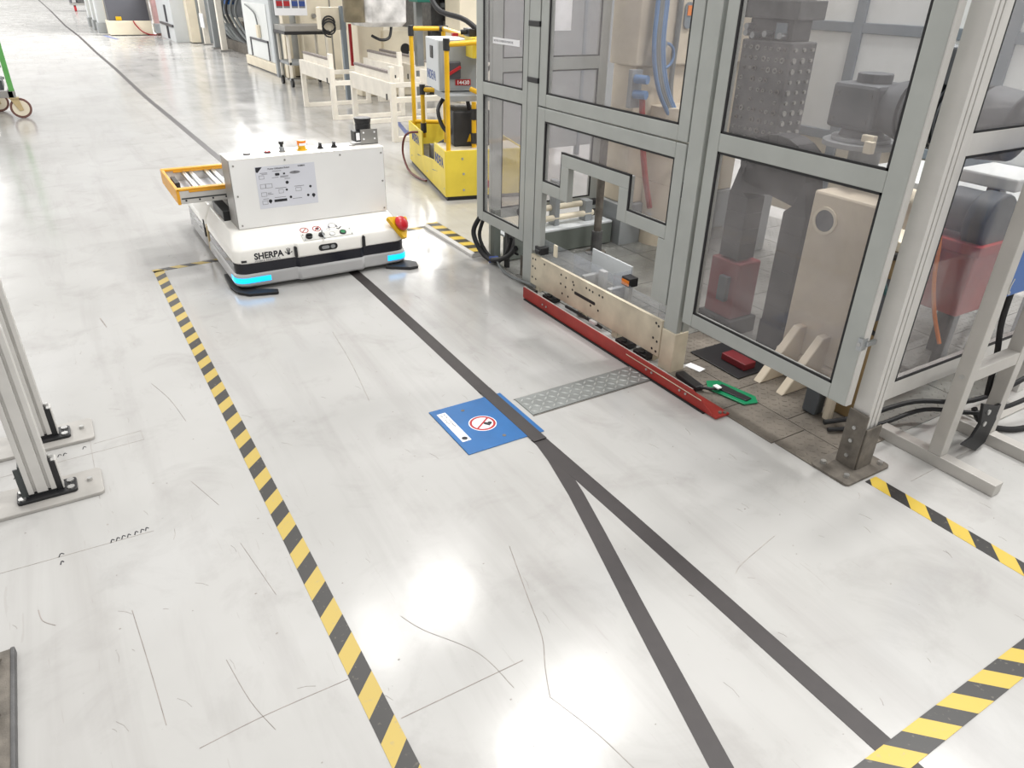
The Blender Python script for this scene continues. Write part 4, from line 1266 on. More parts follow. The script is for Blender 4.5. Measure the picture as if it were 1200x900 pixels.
rd = thing('drive_unit', (3.0, 2.58, 0), 'dark red drive unit under the left arm of the black chain', 'machine part')
wpart('body', MB().box(2.95, 3.12, 2.50, 2.70, 0.10, 0.42), pmat('dark_red_paint', rgb(116, 34, 40), 0.45, 0, 0.2), rd, 0.01)
wpart('foot', MB().box(2.93, 3.14, 2.48, 2.72, 0.006, 0.10), M_black, rd, 0.005)
wpart('side_box', MB().box(2.92, 2.95, 2.54, 2.60, 0.2, 0.34), M_motor, rd, 0.003)
sc2 = thing('stepped_chain', (2.98, 1.75, 0), 'dark stepped cable chain beside the beige pedestal', 'cable chain')
for k in range(8):
    wpart('link', MB().box(2.95, 3.01, 1.722, 1.782, 0.36 + k * 0.062, 0.36 + k * 0.062 + 0.055), M_motor, sc2, 0.003)
wpart('support', MB().box(2.96, 3.0, 1.73, 1.775, 0.006, 0.36), M_motor, sc2)

# red unit with dark motor deeper in the cell
ru = thing('pump_unit', (3.65, 1.73, 0), 'red machine base with a dark motor seen through the right side panel', 'machine part')
wpart('base', MB().box(3.45, 3.85, 1.60, 1.86, 0.36, 0.66), pmat('faded_red_paint', rgb(170, 52, 52), 0.45, 0, 0.12), ru, 0.01)
wpart('deck', MB().box(3.43, 3.87, 1.58, 1.88, 0.66, 0.71), MATS['faded_red_paint'], ru, 0.005)
for x, y in ((3.48, 1.63), (3.48, 1.83), (3.82, 1.63), (3.82, 1.83)):
    wpart('leg', MB().box(x - 0.025, x + 0.025, y - 0.025, y + 0.025, 0.006, 0.36), M_motor, ru, 0.003)
wpart('motor', MB().cyl((3.56, 1.84, 0.82), (3.56, 1.70, 0.82), 0.10, 22).cyl((3.56, 1.70, 0.80), (3.56, 1.60, 0.80), 0.13, 22), M_motor, ru, 0.008, True)
wpart('cover', MB().box(3.6, 3.9, 1.60, 1.88, 0.93, 0.99), M_booth, ru, 0.01)
wpart('cover_post', MB().box(3.72, 3.78, 1.72, 1.78, 0.71, 0.93), M_mgrey, ru)
solo('orange_hose', MB().tube([(3.44, 1.83, 0.80), (3.428, 1.77, 0.70), (3.428, 1.74, 0.52), (3.43, 1.69, 0.36), (3.43, 1.62, 0.22)], 0.010, 8), M_oran,
     'orange hose hanging in front of the red machine base', 'hose', 0, True)
solo('green_hose', MB().tube([(2.70, 1.56, 0.95), (2.66, 1.55, 0.86), (2.67, 1.55, 0.72), (2.74, 1.56, 0.64), (2.78, 1.58, 0.62)], 0.012, 8), pmat('teal_hose', rgb(52, 98, 100), 0.4, 0, 0.1),
     'teal hose hanging in the gap between the door and the corner post', 'hose', 0, True)
bxp = thing('valve_column', (2.85, 1.62, 0), 'tan machine column with black valves in the gap beside the corner post', 'machine part')
wpart('column', MB().box(2.78, 2.92, 1.56, 1.68, 0.006, 0.80), pmat('tan_machine_paint', rgb(150, 126, 88), 0.5, 0, 0.15), bxp, 0.006)
wpart('valve', MB().box(2.735, 2.78, 1.57, 1.67, 0.50, 0.68), M_motor, bxp, 0.005)
wpart('pipe', MB().cyl((2.72, 1.53, 0.80), (2.80, 1.68, 0.74), 0.016, 10).cyl((2.75, 1.52, 0.44), (2.77, 1.69, 0.46), 0.01, 8), M_black, bxp)
wpart('top_plate', MB().box(2.76, 2.94, 1.54, 1.70, 0.80, 0.84), M_cream, bxp, 0.004)

# white booth wall at the back of the cell
bw = thing('booth_wall', (4.62, 2.4, 0), 'white panelled booth wall with blue grey frame behind the gear motor', 'partition')
for y0, y1 in ((1.45, 2.30), (2.36, 3.25), (3.32, 4.0)):
    for z0, z1 in ((0.86, 1.47), (1.53, 2.3)):
        wpart('panel', MB().box(4.6, 4.62, y0, y1, z0, z1), M_booth, bw, 0.003)
wpart('frame_rail', MB().box(4.585, 4.625, 1.42, 4.02, 1.47, 1.53), M_boothf, bw, 0.003)
wpart('frame_rail', MB().box(4.585, 4.625, 1.42, 4.02, 0.80, 0.86), M_boothf, bw, 0.003)
for y0, y1 in ((1.40, 1.45), (3.25, 3.32), (2.30, 2.36), (4.0, 4.05)):
    wpart('frame_post', MB().box(4.58, 4.63, y0, y1, 0.006, 2.3), M_boothf, bw, 0.003)
wpart('skirt', MB().box(4.60, 4.62, 1.45, 4.0, 0.25, 0.80), M_cream, bw)
wt = thing('booth_table', (4.3, 2.3, 0), 'white work table in front of the booth wall', 'table')
wpart('top', MB().box(3.95, 4.56, 1.50, 2.66, 0.76, 0.80), M_booth, wt, 0.004)
for x, y in ((3.99, 1.54), (3.99, 2.62), (4.52, 1.54), (4.52, 2.62)):
    wpart('leg', MB().box(x - 0.02, x + 0.02, y - 0.02, y + 0.02, 0.006, 0.76), M_boothf, wt)

# oily floor and small items at the door sill
gp = thing('cable_pad', (2.45, 2.05, 0), 'black cable pad wrapped in green foil on the tread plates', 'mat')
wpart('foil', MB().prism([(2.41, 2.10), (2.45, 1.905), (2.52, 1.885), (2.555, 1.93), (2.515, 2.13), (2.46, 2.16)], 'z', 0.009, 0.016), M_green, gp, 0.002)
wpart('pad', MB().prism([(2.44, 2.08), (2.475, 1.915), (2.515, 1.92), (2.495, 2.09)], 'z', 0.016, 0.022), M_black, gp, 0.002)
cx_ = thing('cable_connector', (2.38, 2.2, 0), 'flat black connector box with white tag beside the red rail', 'connector')
wpart('box', MB().obox((2.375, 2.19, 0.022), (0.05, 0.17, 0.026), Matrix.Rotation(math.radians(-8), 3, 'Z')), M_black, cx_, 0.006)
wpart('cable', MB().tube([(2.37, 2.11, 0.025), (2.40, 2.07, 0.03), (2.45, 2.05, 0.028)], 0.008, 8), M_black, cx_)
wpart('tag', MB().box(2.415, 2.44, 2.04, 2.075, 0.036, 0.042), M_cablew, cx_)
ml = thing('pit_opening', (2.75, 1.95, 0), 'dark pit opening drawn as a flat black sheet with a red block under the wide door', 'machine part')
wpart('dark_pit_sheet', MB().box(2.62, 2.90, 2.10, 2.44, 0.009, 0.014), M_black, ml, 0.002)  # flat black sheet paints the darkness of the pit opening
wpart('red_block', MB().box(2.70, 2.78, 2.14, 2.30, 0.014, 0.05), MATS['dark_red_paint'], ml, 0.004)
wpart('switch_box', MB().box(2.66, 2.72, 1.68, 1.75, 0.009, 0.19), M_motor, ml, 0.006)
wpart('pipe', MB().cyl((2.70, 1.64, 0.009), (2.70, 1.64, 0.3), 0.022, 12), M_beige, ml)
wpart('white_card', MB().obox((2.52, 2.30, 0.009), (0.05, 0.09, 0.003), Matrix.Rotation(0.2, 3, 'Z')), M_paper, ml)

# ================================================================== ALUMINIUM STAND AT THE RIGHT
sd = thing('aluminium_stand', (2.98, 1.2, 0), 'square tube aluminium stand in front of the side panel at right', 'stand')
TB = 0.055
wpart('foot', MB().box(2.777, 2.832, 0.94, 1.44, 0.0, 0.052), M_raw, sd, 0.003)
wpart('foot', MB().box(3.135, 3.19, 0.80, 1.33, 0.0, 0.052), M_raw, sd, 0.003)
wpart('upright', MB().box(2.778, 2.831, 1.165, 1.22, 0.052, 1.35), M_raw, sd, 0.003)
wpart('upright', MB().box(3.136, 3.189, 1.165, 1.22, 0.052, 1.35), M_raw, sd, 0.003)
wpart('crossbar', MB().box(2.831, 3.136, 1.167, 1.218, 0.385, 0.44), M_raw, sd, 0.003)
wpart('crossbar', MB().box(2.831, 3.136, 1.167, 1.218, 1.28, 1.335), M_raw, sd, 0.003)
bolts(sd, [(2.778, 1.192, 0.41)], (-1, 0, 0), 0.010, 0.003, M_zinc, 'rivet')
wpart('foot_brace', MB().obox((2.845, 1.19, 0.10), (0.006, 0.02, 0.11), Matrix.Rotation(0.1, 3, 'Y')), M_black, sd)
kb = wpart('black_bracket', MB().prism([(2.945, 0.262), (3.08, 0.212), (3.115, 0.14), (3.097, 0.03), (3.035, 0.004), (2.895, 0.08), (2.959, 0.096), (2.985, 0.153)], 'y', 1.150, 1.163), M_gasket, sd, 0.003)
bolts(kb, [(3.012, 1.150, 0.205), (3.013, 1.150, 0.15)], (0, -1, 0), 0.012, 0.005, M_zinc)
wpart('bracket_arm', MB().box(3.07, 3.138, 1.163, 1.175, 0.13, 0.2), M_gasket, sd)
bpn = thing('blue_board', (3.05, 1.15, 0.72), 'deep blue panel hanging on the aluminium stand', 'panel')
wpart('board', MB().box(2.835, 3.32, 1.17, 1.20, 0.735, 1.24), M_blue2, bpn, 0.006)
wpart('hook', MB().tube([(2.833, 1.165, 0.75), (2.828, 1.163, 0.78), (2.838, 1.163, 0.81)], 0.002, 6), M_zinc, bpn)
wpart('ring', MB().ring((2.845, 1.17, 0.752), (0, -1, 0), 0.003, 0.007, 0.004, 14), M_zinc, bpn)
solo('cable', MB().tube([(2.62, 1.60, 0.03), (2.78, 1.52, 0.06), (3.0, 1.44, 0.11), (3.2, 1.30, 0.13), (3.38, 1.20, 0.25), (3.6, 1.15, 0.4)], 0.011, 8), M_gasket,
     'upper one of two black cables running behind the aluminium stand', 'cable', 0, True)
solo('cable', MB().tube([(2.60, 1.56, 0.02), (2.80, 1.47, 0.03), (3.05, 1.41, 0.07), (3.22, 1.25, 0.09), (3.42, 1.16, 0.17), (3.65, 1.12, 0.30)], 0.010, 8), M_gasket,
     'lower one of two black cables running behind the aluminium stand', 'cable', 0, True)
solo('cable', MB().tube([(3.20, 1.28, 0.10), (3.24, 1.24, 0.03), (3.34, 1.16, 0.014), (3.5, 1.13, 0.014), (3.7, 1.16, 0.014)], 0.013, 8), M_gasket,
     'thick black cable looping on the floor behind the right foot of the stand', 'cable', 0, True)
solo('cable', MB().tube([(3.06, 1.25, 0.75), (3.10, 1.26, 0.55), (3.14, 1.25, 0.40), (3.17, 1.24, 0.2)], 0.012, 8), M_gasket,
     'black cable hanging below the deep blue panel', 'cable', 0, True)
wpl = thing('wall_bracket', (3.2, 1.4, 0), 'flat steel floor bracket under the side panel behind the stand', 'bracket')
wpart('plate', MB().box(3.30, 3.62, 1.24, 1.36, 0.0, 0.01), M_raw, wpl, 0.002)
bolts(wpl, [(3.37, 1.29, 0.01), (3.55, 1.29, 0.01)], (0, 0, 1), 0.014, 0.012, M_zinc)

# ================================================================== LEFT FENCE POSTS
def fence_post(y0, label, wide):
    r = thing('fence_post', (-0.345, y0, 0), label, 'post', group=None)
    wpart('base_plate', MB().prism(rounded(-0.72, -0.152 + 0.003, y0 - 0.09, y0 + 0.09, 0.018), 'z', 0.0, 0.014), pmat('grey_base_plate', rgb(168, 165, 160), 0.5, 0.1, 0.12, 9, 0.1), r, 0.003)
    ft = wpart('foot_bracket', MB().prism(rounded(-0.425, -0.232, y0 - 0.045, y0 + 0.045, 0.012), 'z', 0.014, 0.026), M_black, r, 0.002)
    wpart('profile', MB().prism(tslot(-0.385, -0.296, y0 - 0.0225, y0 + 0.0225, 2, 1, 0.010, 0.012), 'z', 0.036, 1.9), M_alu, r, 0.002)
    wpart('profile_shoe', MB().box(-0.383, -0.298, y0 - 0.021, y0 + 0.021, 0.026, 0.036), M_black, r)
    for s in (-1, 1):
        x = -0.296 if s > 0 else -0.385
        wpart('angle_bracket', MB().box(min(x, x + s * 0.006), max(x, x + s * 0.006), y0 - 0.02, y0 + 0.02, 0.026, 0.16).box(
            min(x + s * 0.006, x + s * 0.022), max(x + s * 0.006, x + s * 0.022), y0 - 0.02, y0 - 0.012, 0.026, 0.15), M_alu_dk if s < 0 else M_black, r, 0.001)
    wpart('bracket_cover', MB().box(-0.276, -0.272, y0 - 0.022, y0 + 0.018, 0.03, 0.155), M_alu, r, 0.001)
    bolts(ft, [(x, y0 + d, 0.026) for x in (-0.408, -0.252) for d in (-0.024, 0.024)], (0, 0, 1), 0.013, 0.005, M_zinc)
    bolts(r, [(-0.19, y0 + 0.01, 0.014), (-0.60, y0 + 0.01, 0.014)], (0, 0, 1), 0.009, 0.012, M_zinc, 'anchor_bolt')
    bolts(r, [(-0.285, y0 - 0.005, 0.16)], (0, 0, 1), 0.008, 0.012, M_zinc)
    return r


fence_post(2.715, 'nearer slotted aluminium fence post on a bolted floor plate', 0)
fence_post(3.135, 'farther slotted aluminium fence post standing behind its twin', 0)
fr = thing('base_frame', (-0.6, 1.7, 0), 'dark worn steel base plate at the bottom left edge', 'plate')
wpart('plate', MB().box(-0.9, -0.440, 1.2, 1.945, 0.0, 0.022), M_rust, fr, 0.004)
wpart('rim', MB().box(-0.447, -0.436, 1.2, 1.945, 0.0, 0.026), M_darkm, fr, 0.003)
bolts(fr, [(-0.475, 1.9, 0.03), (-0.475, 1.7, 0.03)], (0, 0, 1), 0.01, 0.008, M_rust)

# ================================================================== GREEN TROLLEY
tr = thing('trolley', (-0.9, 12.35, 0), 'green framed trolley with a cream caster at the top left edge', 'trolley')
for x in (-0.34, -1.5):
    for y in (12.05, 12.75):
        x = x if y < 12.5 else min(x, -0.60)
        wpart('corner_post', MB().box(x - 0.03, x + 0.03, y - 0.04, y + 0.04, 0.27, 1.6), M_tgreen, tr, 0.005)
        cs = wpart('caster_fork', MB().prism([(x - 0.05, 0.25), (x + 0.05, 0.25), (x + 0.08, 0.10), (x + 0.03, 0.09)], 'y', y - 0.035, y - 0.024).prism([(x - 0.05, 0.25), (x + 0.05, 0.25), (x + 0.08, 0.10), (x + 0.03, 0.09)], 'y', y + 0.024, y + 0.035).box(x - 0.06, x + 0.06, y - 0.05, y + 0.05, 0.245, 0.26), M_tan, tr, 0.004)
        wpart('tyre', MB().cyl((x + 0.05, y - 0.02, 0.125), (x + 0.05, y + 0.02, 0.125), 0.125, 26), M_tyre, cs, 0.004)
        wpart('hub', MB().cyl((x + 0.05, y - 0.023, 0.125), (x + 0.05, y + 0.023, 0.125), 0.098, 24), M_cream, cs, 0.003)
wpart('base_frame', MB().box(-1.5, -0.33, 12.0, 12.08, 0.26, 0.34).box(-1.5, -0.55, 12.71, 12.79, 0.26, 0.34).box(-0.39, -0.31, 12.0, 12.3, 0.26, 0.34).box(-1.54, -1.46, 12.0, 12.79, 0.26, 0.34), M_sheet, tr, 0.004)
for z in (0.48, 0.62, 0.76, 0.90, 1.04):
    wpart('slat', MB().box(-1.48, -0.38, 12.06, 12.09, z, z + 0.03), M_mgrey, tr, 0.003)
wpart('load_tray', MB().box(-1.45, -0.42, 12.12, 12.7, 0.34, 0.46), M_motor, tr, 0.006)

# ================================================================== YELLOW HOIST CART
ct = thing('hoist_cart', (2.845, 5.77, 0), 'yellow hoist cart with tube frame and a grey switch cabinet', 'cart', math.radians(-13))
CW, CL = 0.72, 1.62
lt_ = part('front_panel', MB().box(0, CW, 0, 0.012, 0.035, 0.43), M_yel2, ct, 0.003)
sdp = part('side_panel', MB().prism([(0.0, 0.035), (0.0, 0.43), (0.42, 0.43), (0.42, 0.27), (0.95, 0.21), (0.95, 0.43), (CL, 0.43), (CL, 0.035)], 'x', -0.006, 0.008), M_yel2, ct, 0.003)
part('side_panel', MB().box(CW - 0.012, CW, 0.012, CL, 0.035, 0.43), M_yel2, ct, 0.003)
part('rear_panel', MB().box(0.01, CW - 0.012, CL - 0.012, CL, 0.035, 0.43), M_yel2, ct, 0.003)
part('skirt', MB().box(0.01, CW - 0.01, 0.01, CL - 0.01, 0.0, 0.04), M_black, ct)
part('chassis_floor', MB().box(0.012, CW - 0.012, 0.014, CL - 0.014, 0.16, 0.19), M_darkm, ct)
part('front_deck', MB().box(0.01, CW - 0.01, 0.012, 0.42, 0.405, 0.42), M_beige2, ct)
text('lettering', 'INDEVA', 0.115, M_inkb, sdp, (-0.007, 0.39, 0.275), LEFT, False, 0.001, 0.02, 'LEFT', 0.80)
text('lettering', 'INDEVA', 0.115, M_inkb, sdp, (-0.007, 1.45, 0.275), LEFT, False, 0.001, 0.02, 'LEFT', 0.85)
part('scrape', MB().prism([(0.28, 0.20), (0.52, 0.17), (0.50, 0.165)], 'x', -0.0075, -0.006).prism([(1.0, 0.19), (1.2, 0.175), (1.18, 0.165)], 'x', -0.0075, -0.006), M_inkg, sdp)
bolts(lt_, [(0.15, 0, 0.36), (0.16, 0, 0.23), (0.16, 0, 0.09)], (0, -1, 0), 0.011, 0.004, M_zinc, world=False)
bolts(sdp, [(-0.006, y, z) for y in (0.04, 0.75, 1.5) for z in (0.10,)], (-1, 0, 0), 0.009, 0.003, M_zinc, world=False)
# inner machinery
part('pump_block', MB().box(0.06, 0.5, 0.46, 0.95, 0.19, 0.32).cyl((0.1, 0.6, 0.34), (0.35, 0.6, 0.34), 0.05, 14).cyl((0.08, 0.8, 0.3), (0.2, 0.8, 0.36), 0.03, 10), M_darkm, ct, 0.006)
part('battery_box', MB().box(0.13, 0.47, 0.22, 0.60, 0.42, 0.72), M_chain, ct, 0.015)
part('warning_label', MB().prism([(0.25, 0.46), (0.31, 0.46), (0.28, 0.53)], 'y', 0.218, 0.22), M_yel, ct)
part('shelf', MB().box(0.08, 0.50, 0.20, 0.72, 0.80, 0.85), M_mgrey, ct, 0.004)
part('cable_harness', MB().tube([(0.12, 0.5, 0.80), (0.04, 0.42, 0.7), (0.08, 0.35, 0.55), (0.2, 0.35, 0.5), (0.3, 0.3, 0.62), (0.28, 0.3, 0.8)], 0.018, 8).tube(
    [(0.44, 0.15, 1.18), (0.36, 0.2, 1.05), (0.37, 0.22, 0.9), (0.42, 0.2, 0.8)], 0.016, 8).tube([(0.46, 0.15, 1.10), (0.40, 0.2, 1.0), (0.41, 0.22, 0.9)], 0.014, 8), M_black, ct, 0, True)
part('red_cable', MB().tube([(0.03, 1.10, 0.40), (-0.10, 1.25, 0.36), (-0.13, 1.35, 0.18), (-0.12, 1.15, 0.04), (-0.08, 0.9, 0.012), (-0.03, 0.7, 0.02)], 0.011, 8), pmat('dark_red_cable', rgb(96, 30, 32), 0.45), ct, 0, True)
# tube frame
TR = 0.021
def ytube(p0, p1):
    return part('frame_tube', MB().cyl(p0, p1, TR, 12), M_yel, ct, 0, True)
def joint(p, ax=(0, 0, 1), l=0.05):
    d = Vector(ax) * l
    return part('tube_joint', MB().cyl(Vector(p) - d, Vector(p) + d, TR * 1.35, 12), M_chain, ct, 0, True)
FXL, FXR, FYN, FYF = 0.035, 0.36, 0.03, 1.50
ytube((FXL, FYN, 0.40), (FXL, FYN, 1.26))
ytube((FXL, FYF, 0.40), (FXL, FYF, 1.30))
ytube((FXR, FYN, 0.42), (FXR, FYN, 2.1))
ytube((FXR, FYF, 0.40), (FXR, FYF, 1.30))
ytube((FXL, FYF, 1.30), (FXR, FYF, 1.30))
ytube((FXR, FYF, 1.30), (FXR, FYN, 1.28))
ytube((FXL, FYN, 1.26), (FXR, FYN, 1.28))
ytube((FXL, 1.05, 0.36), (FXL, 1.05, 0.83))
ytube((FXL, 1.05, 0.80), (FXR - 0.05, 0.9, 0.80))
ytube((0.14, 0.55, 0.40), (0.14, 0.55, 0.82))
ytube((FXR - 0.06, 0.16, 0.40), (FXR - 0.06, 0.16, 0.8))
ytube((FXR, FYN, 0.87), (FXR - 0.1, 0.12, 0.91))
ytube((FXL, FYF, 0.44), (0.3, 1.4, 0.44))
for p, ax in (((FXL, FYN, 1.26), (0, 0, 1)), ((FXL, FYF, 1.28), (0, 0, 1)), ((FXR, FYF, 1.30), (1, 0, 0)), ((FXR, FYN, 1.28), (1, 0, 0)), ((FXR, FYN, 1.08), (0, 0, 1)),
              ((FXL + 0.05, 1.05, 0.80), (1, 0, 0)), ((FXL, 1.05, 0.80), (0, 0, 1)), ((FXL, 1.05, 0.45), (0, 0, 1)), ((FXR - 0.06, 0.16, 0.70), (0, 0, 1)), ((FXR - 0.06, 0.16, 0.50), (0, 0, 1))):
    joint(p, ax, 0.045)
# switch cabinet
cc = part('switch_cabinet', MB().box(0.05, 0.40, 0.42, 0.90, 0.86, 1.27), M_lgrey, ct, 0.006)
part('cabinet_front', MB().box(0.06, 0.395, 0.414, 0.42, 0.87, 1.26), M_mgrey, cc, 0.003)
part('handle', MB().box(0.042, 0.05, 0.60, 0.70, 1.11, 1.21), M_black, cc, 0.003)
part('main_switch', MB().box(0.11, 0.25, 0.39, 0.415, 0.96, 1.10), M_dgrey, cc, 0.012)
part('switch_lever', MB().obox((0.19, 0.38, 1.03), (0.12, 0.02, 0.025), Matrix.Rotation(-0.5, 3, 'Y')), M_inkr, cc, 0.003)
npl = part('number_plate', MB().box(0.20, 0.34, 0.408, 0.414, 0.905, 0.955), M_inkr, cc, 0.002)
text('lettering', '14430', 0.046, M_paper, npl, (0.27, 0.4075, 0.914), FRONT, False, 0.0008, 0.02, 'CENTER')
text('lettering', 'INDEVA', 0.105, M_inkb, cc, (0.0495, 0.86, 0.935), LEFT, False, 0.0008, 0.02, 'LEFT', 0.92)
part('hoist_arm', MB().box(0.30, 0.44, 0.20, 0.46, 1.14, 1.30), M_yel2, ct, 0.006)
part('valve_block', MB().box(0.30, 0.42, 0.30, 0.5, 1.30, 1.36).cyl((0.25, 0.4, 1.33), (0.46, 0.35, 1.35), 0.02, 10), M_black, ct, 0.004)
part('supply_hose', MB().tube([(0.46, 0.2, 1.26), (0.30, 0.4, 1.42), (0.12, 0.7, 1.50), (0.10, 0.9, 1.75), (0.3, 1.0, 2.1)], 0.022, 10), M_black, ct, 0, True)
part('red_tag', MB().box(0.17, 0.22, 0.36, 0.40, 1.30, 1.325), M_inkr, ct)
part('red_socket', MB().cyl((CW - 0.35, -0.002, 0.14), (CW - 0.35, -0.05, 0.14), 0.03, 12), M_inkr, ct)

# ================================================================== WHITE ROLLER STANDS
def stand(label, loc, rz=0.0):
    r = thing('roller_stand', loc, label, 'stand', rz, 'white roller stands')
    W, L = 1.0, 1.32
    s = 0.032
    for x in (0, W):
        for y in (0, L):
            part('leg', MB().box(x - s, x + s, y - s, y + s, 0.0, 0.66), M_wframe, r, 0.004)
    for y in (0, L):
        part('base_rail', MB().box(s, W - s, y - s, y + s, 0.0, 0.055), M_wframe, r, 0.003)
        part('cross_rail', MB().box(s, W - s, y - s * 0.8, y + s * 0.8, 0.44, 0.50), M_wframe, r, 0.003)
    for x in (0, W):
        part('top_rail', MB().box(x - s * 0.9, x + s * 0.9, s, L - s, 0.47, 0.66), M_wframe, r, 0.003)
        sp_ = part('support_bar', MB().box(x + 0.02, x + 0.05, 0.10, L - 0.03, 0.655, 0.745), M_wframe, r, 0.003)
        part('brush_strip', MB().box(x + 0.01, x + 0.06, 0.12, L - 0.03, 0.745, 0.775), M_brush, sp_, 0.004)
        part('end_stop', MB().box(x - 0.005, x + 0.055, 0.05, 0.11, 0.655, 0.83), M_wframe, r, 0.003)
        part('rubber_buffer', MB().box(x - s * 0.9 - 0.008, x - s * 0.9, 0.10, 0.13, 0.46, 0.53), M_black, r)
    return r


s0 = stand('white steel roller stand standing nearest to the yellow cart', (3.515, 8.48, 0))
copy_thing(s0, (3.39, 10.27, 0), 0.0, 'white steel roller stand nearest to the aisle in the second row', 'white roller stands')
copy_thing(s0, (4.85, 8.55, 0), 0.0, 'white steel roller stand partly behind the grey switch cabinet of the cart', 'white roller stands')
copy_thing(s0, (4.62, 10.35, 0), 0.0, 'white steel roller stand farthest from the aisle below the hanging hood', 'white roller stands')

# ================================================================== BACKGROUND MACHINES
mh = thing('machine_hood', (4.4, 10.9, 0), 'stained white machine hood hanging on an arm above the roller stands', 'machine hood')
wpart('hood', MB().loft([o3(rounded(4.16, 4.72, 10.85, 11.5, 0.08), 1.12), o3(rounded(4.12, 4.78, 10.8, 11.6, 0.10), 1.18), o3(rounded(4.12, 4.80, 10.8, 11.6, 0.10), 2.0)]),
      pmat('stained_white_paint', rgb(222, 220, 218), 0.45, 0, 0.45, 5), mh, 0.006, True)
wpart('drum', MB().cyl((4.0, 10.9, 1.18), (4.0, 10.9, 2.0), 0.15, 24), pmat('stained_bronze_drum', rgb(128, 118, 96), 0.4, 0.4, 0.4, 5), mh, 0.006, True)
wpart('arm', MB().box(4.5, 6.0, 11.55, 11.68, 1.85, 1.97).box(5.87, 6.0, 11.55, 11.68, 0.0, 1.85), M_dgrey, mh, 0.005)
wpart('hose', MB().tube([(4.55, 10.9, 1.12), (4.5, 10.88, 0.98), (4.38, 10.9, 0.95), (4.28, 11.0, 1.0)], 0.02, 8), M_black, mh, 0, True)

gmx = thing('machine_tool', (5.7, 12.6, 0), 'cream machine tool with a round black port behind the roller stands', 'machine')
wpart('housing', MB().box(4.95, 5.75, 12.2, 13.4, 0.0, 1.0), M_cream, gmx, 0.02)
wpart('port', MB().cyl((5.32, 12.2, 0.72), (5.32, 12.18, 0.72), 0.085, 22), M_black, gmx)
wpart('upper_box', MB().box(4.55, 5.0, 12.3, 13.2, 0.0, 1.25), M_cream, gmx, 0.02)
wpart('dark_mechanism', MB().box(5.76, 6.3, 12.1, 13.4, 0.0, 2.2), M_darkm, gmx, 0.01)
for k in range(34):
    x, z = random.uniform(5.78, 6.28), random.uniform(0.4, 1.7)
    wpart('fitting', MB().box(x, x + random.uniform(.03, .12), 12.02, 12.1, z, z + random.uniform(.03, .12)), random.choice((M_black, M_sheet, M_black, M_mgrey)), gmx)
wpart('column', MB().box(5.45, 5.56, 12.0, 12.1, 0.0, 2.2), M_mgrey, gmx, 0.004)
cpn = thing('control_cabinet', (6.3, 11.5, 0), 'cream control cabinet behind the yellow cart frame', 'cabinet')
wpart('body', MB().box(5.72, 6.20, 11.0, 11.5, 0.0, 2.2), M_cream, cpn, 0.008)
wpart('red_knob', MB().cyl((6.1, 11.0, 1.12), (6.1, 10.96, 1.12), 0.05, 12), M_inkr, cpn)
dm = thing('drill_unit', (6.6, 11.8, 0), 'dark drilling unit with green drive beside the cream control cabinet', 'machine')
wpart('column', MB().box(6.32, 6.9, 11.55, 11.98, 0.0, 2.0), M_darkm, dm, 0.01)
wpart('green_drive', MB().box(5.3, 5.6, 11.6, 11.95, 1.42, 1.75), pmat('green_drive_paint', rgb(30, 110, 96), 0.4), dm, 0.01)
wpart('drive_arm', MB().box(5.5, 6.4, 11.74, 11.94, 1.5, 1.6), M_darkm, dm)

# workstation rack on casters with a board of photos
wk = thing('mobile_rack', (4.1, 14.0, 0), 'grey workstation rack on casters with a picture board', 'rack')
for x, y in ((3.86, 13.9), (4.55, 13.9), (3.86, 14.5), (4.55, 14.5)):
    wpart('post', MB().box(x - 0.02, x + 0.02, y - 0.02, y + 0.02, 0.13, 0.92), M_wframe, wk, 0.003)
    c_ = wpart('caster', MB().cyl((x - 0.02, y, 0.07), (x + 0.02, y, 0.07), 0.07, 16), M_black, wk)
    wpart('caster_fork', MB().box(x - 0.03, x + 0.03, y - 0.02, y + 0.04, 0.11, 0.15), M_steel, c_)
wpart('tray', MB().box(3.82, 4.60, 13.85, 14.55, 0.90, 0.99), M_sheet, wk, 0.004)
wpart('tray_edge', MB().box(3.80, 4.62, 13.83, 14.57, 0.85, 0.90), M_black, wk, 0.004)
wpart('shelf', MB().box(3.84, 4.58, 13.88, 14.52, 0.36, 0.41), M_mgrey, wk, 0.004)
wpart('back_post', MB().box(3.80, 3.92, 14.55, 14.66, 0.10, 2.0), M_mgrey, wk, 0.004)
bd = wpart('picture_board', MB().box(3.86, 4.44, 14.50, 14.53, 1.12, 1.55), M_paper, wk, 0.003)
for i in range(4):
    for j, m in enumerate((M_inkg, M_inkr)):
        x = 3.895 + i * 0.13 + (0.015 if i > 1 else 0)
        wpart('photo', MB().box(x, x + 0.11, 14.495 - j * 0.004, 14.5, 1.24 + j * 0.03, 1.38 - j * 0.03), m if not (j and i > 1) else M_inkb, bd)
# small post with coiled cables
tp_ = thing('terminal_post', (4.2, 12.2, 0), 'grey post with a cream cable box and coiled black cables', 'post')
wpart('post', MB().box(4.19, 4.26, 12.0, 12.08, 0.0, 1.35), M_boothf, tp_, 0.003)
wpart('cable_box', MB().box(3.90, 4.30, 12.08, 12.3, 1.02, 1.33), M_cream, tp_, 0.005)
wpart('cable_coil', MB().tube([(4.0 + 0.10 * math.cos(a * 0.7), 12.04, 1.12 + 0.10 * math.sin(a * 0.7) - a * 0.004) for a in range(26)], 0.012, 6, 2), M_black, tp_, 0, True)
wpart('red_strip', MB().box(4.34, 4.38, 12.1, 12.14, 0.5, 1.1), M_inkr, tp_)

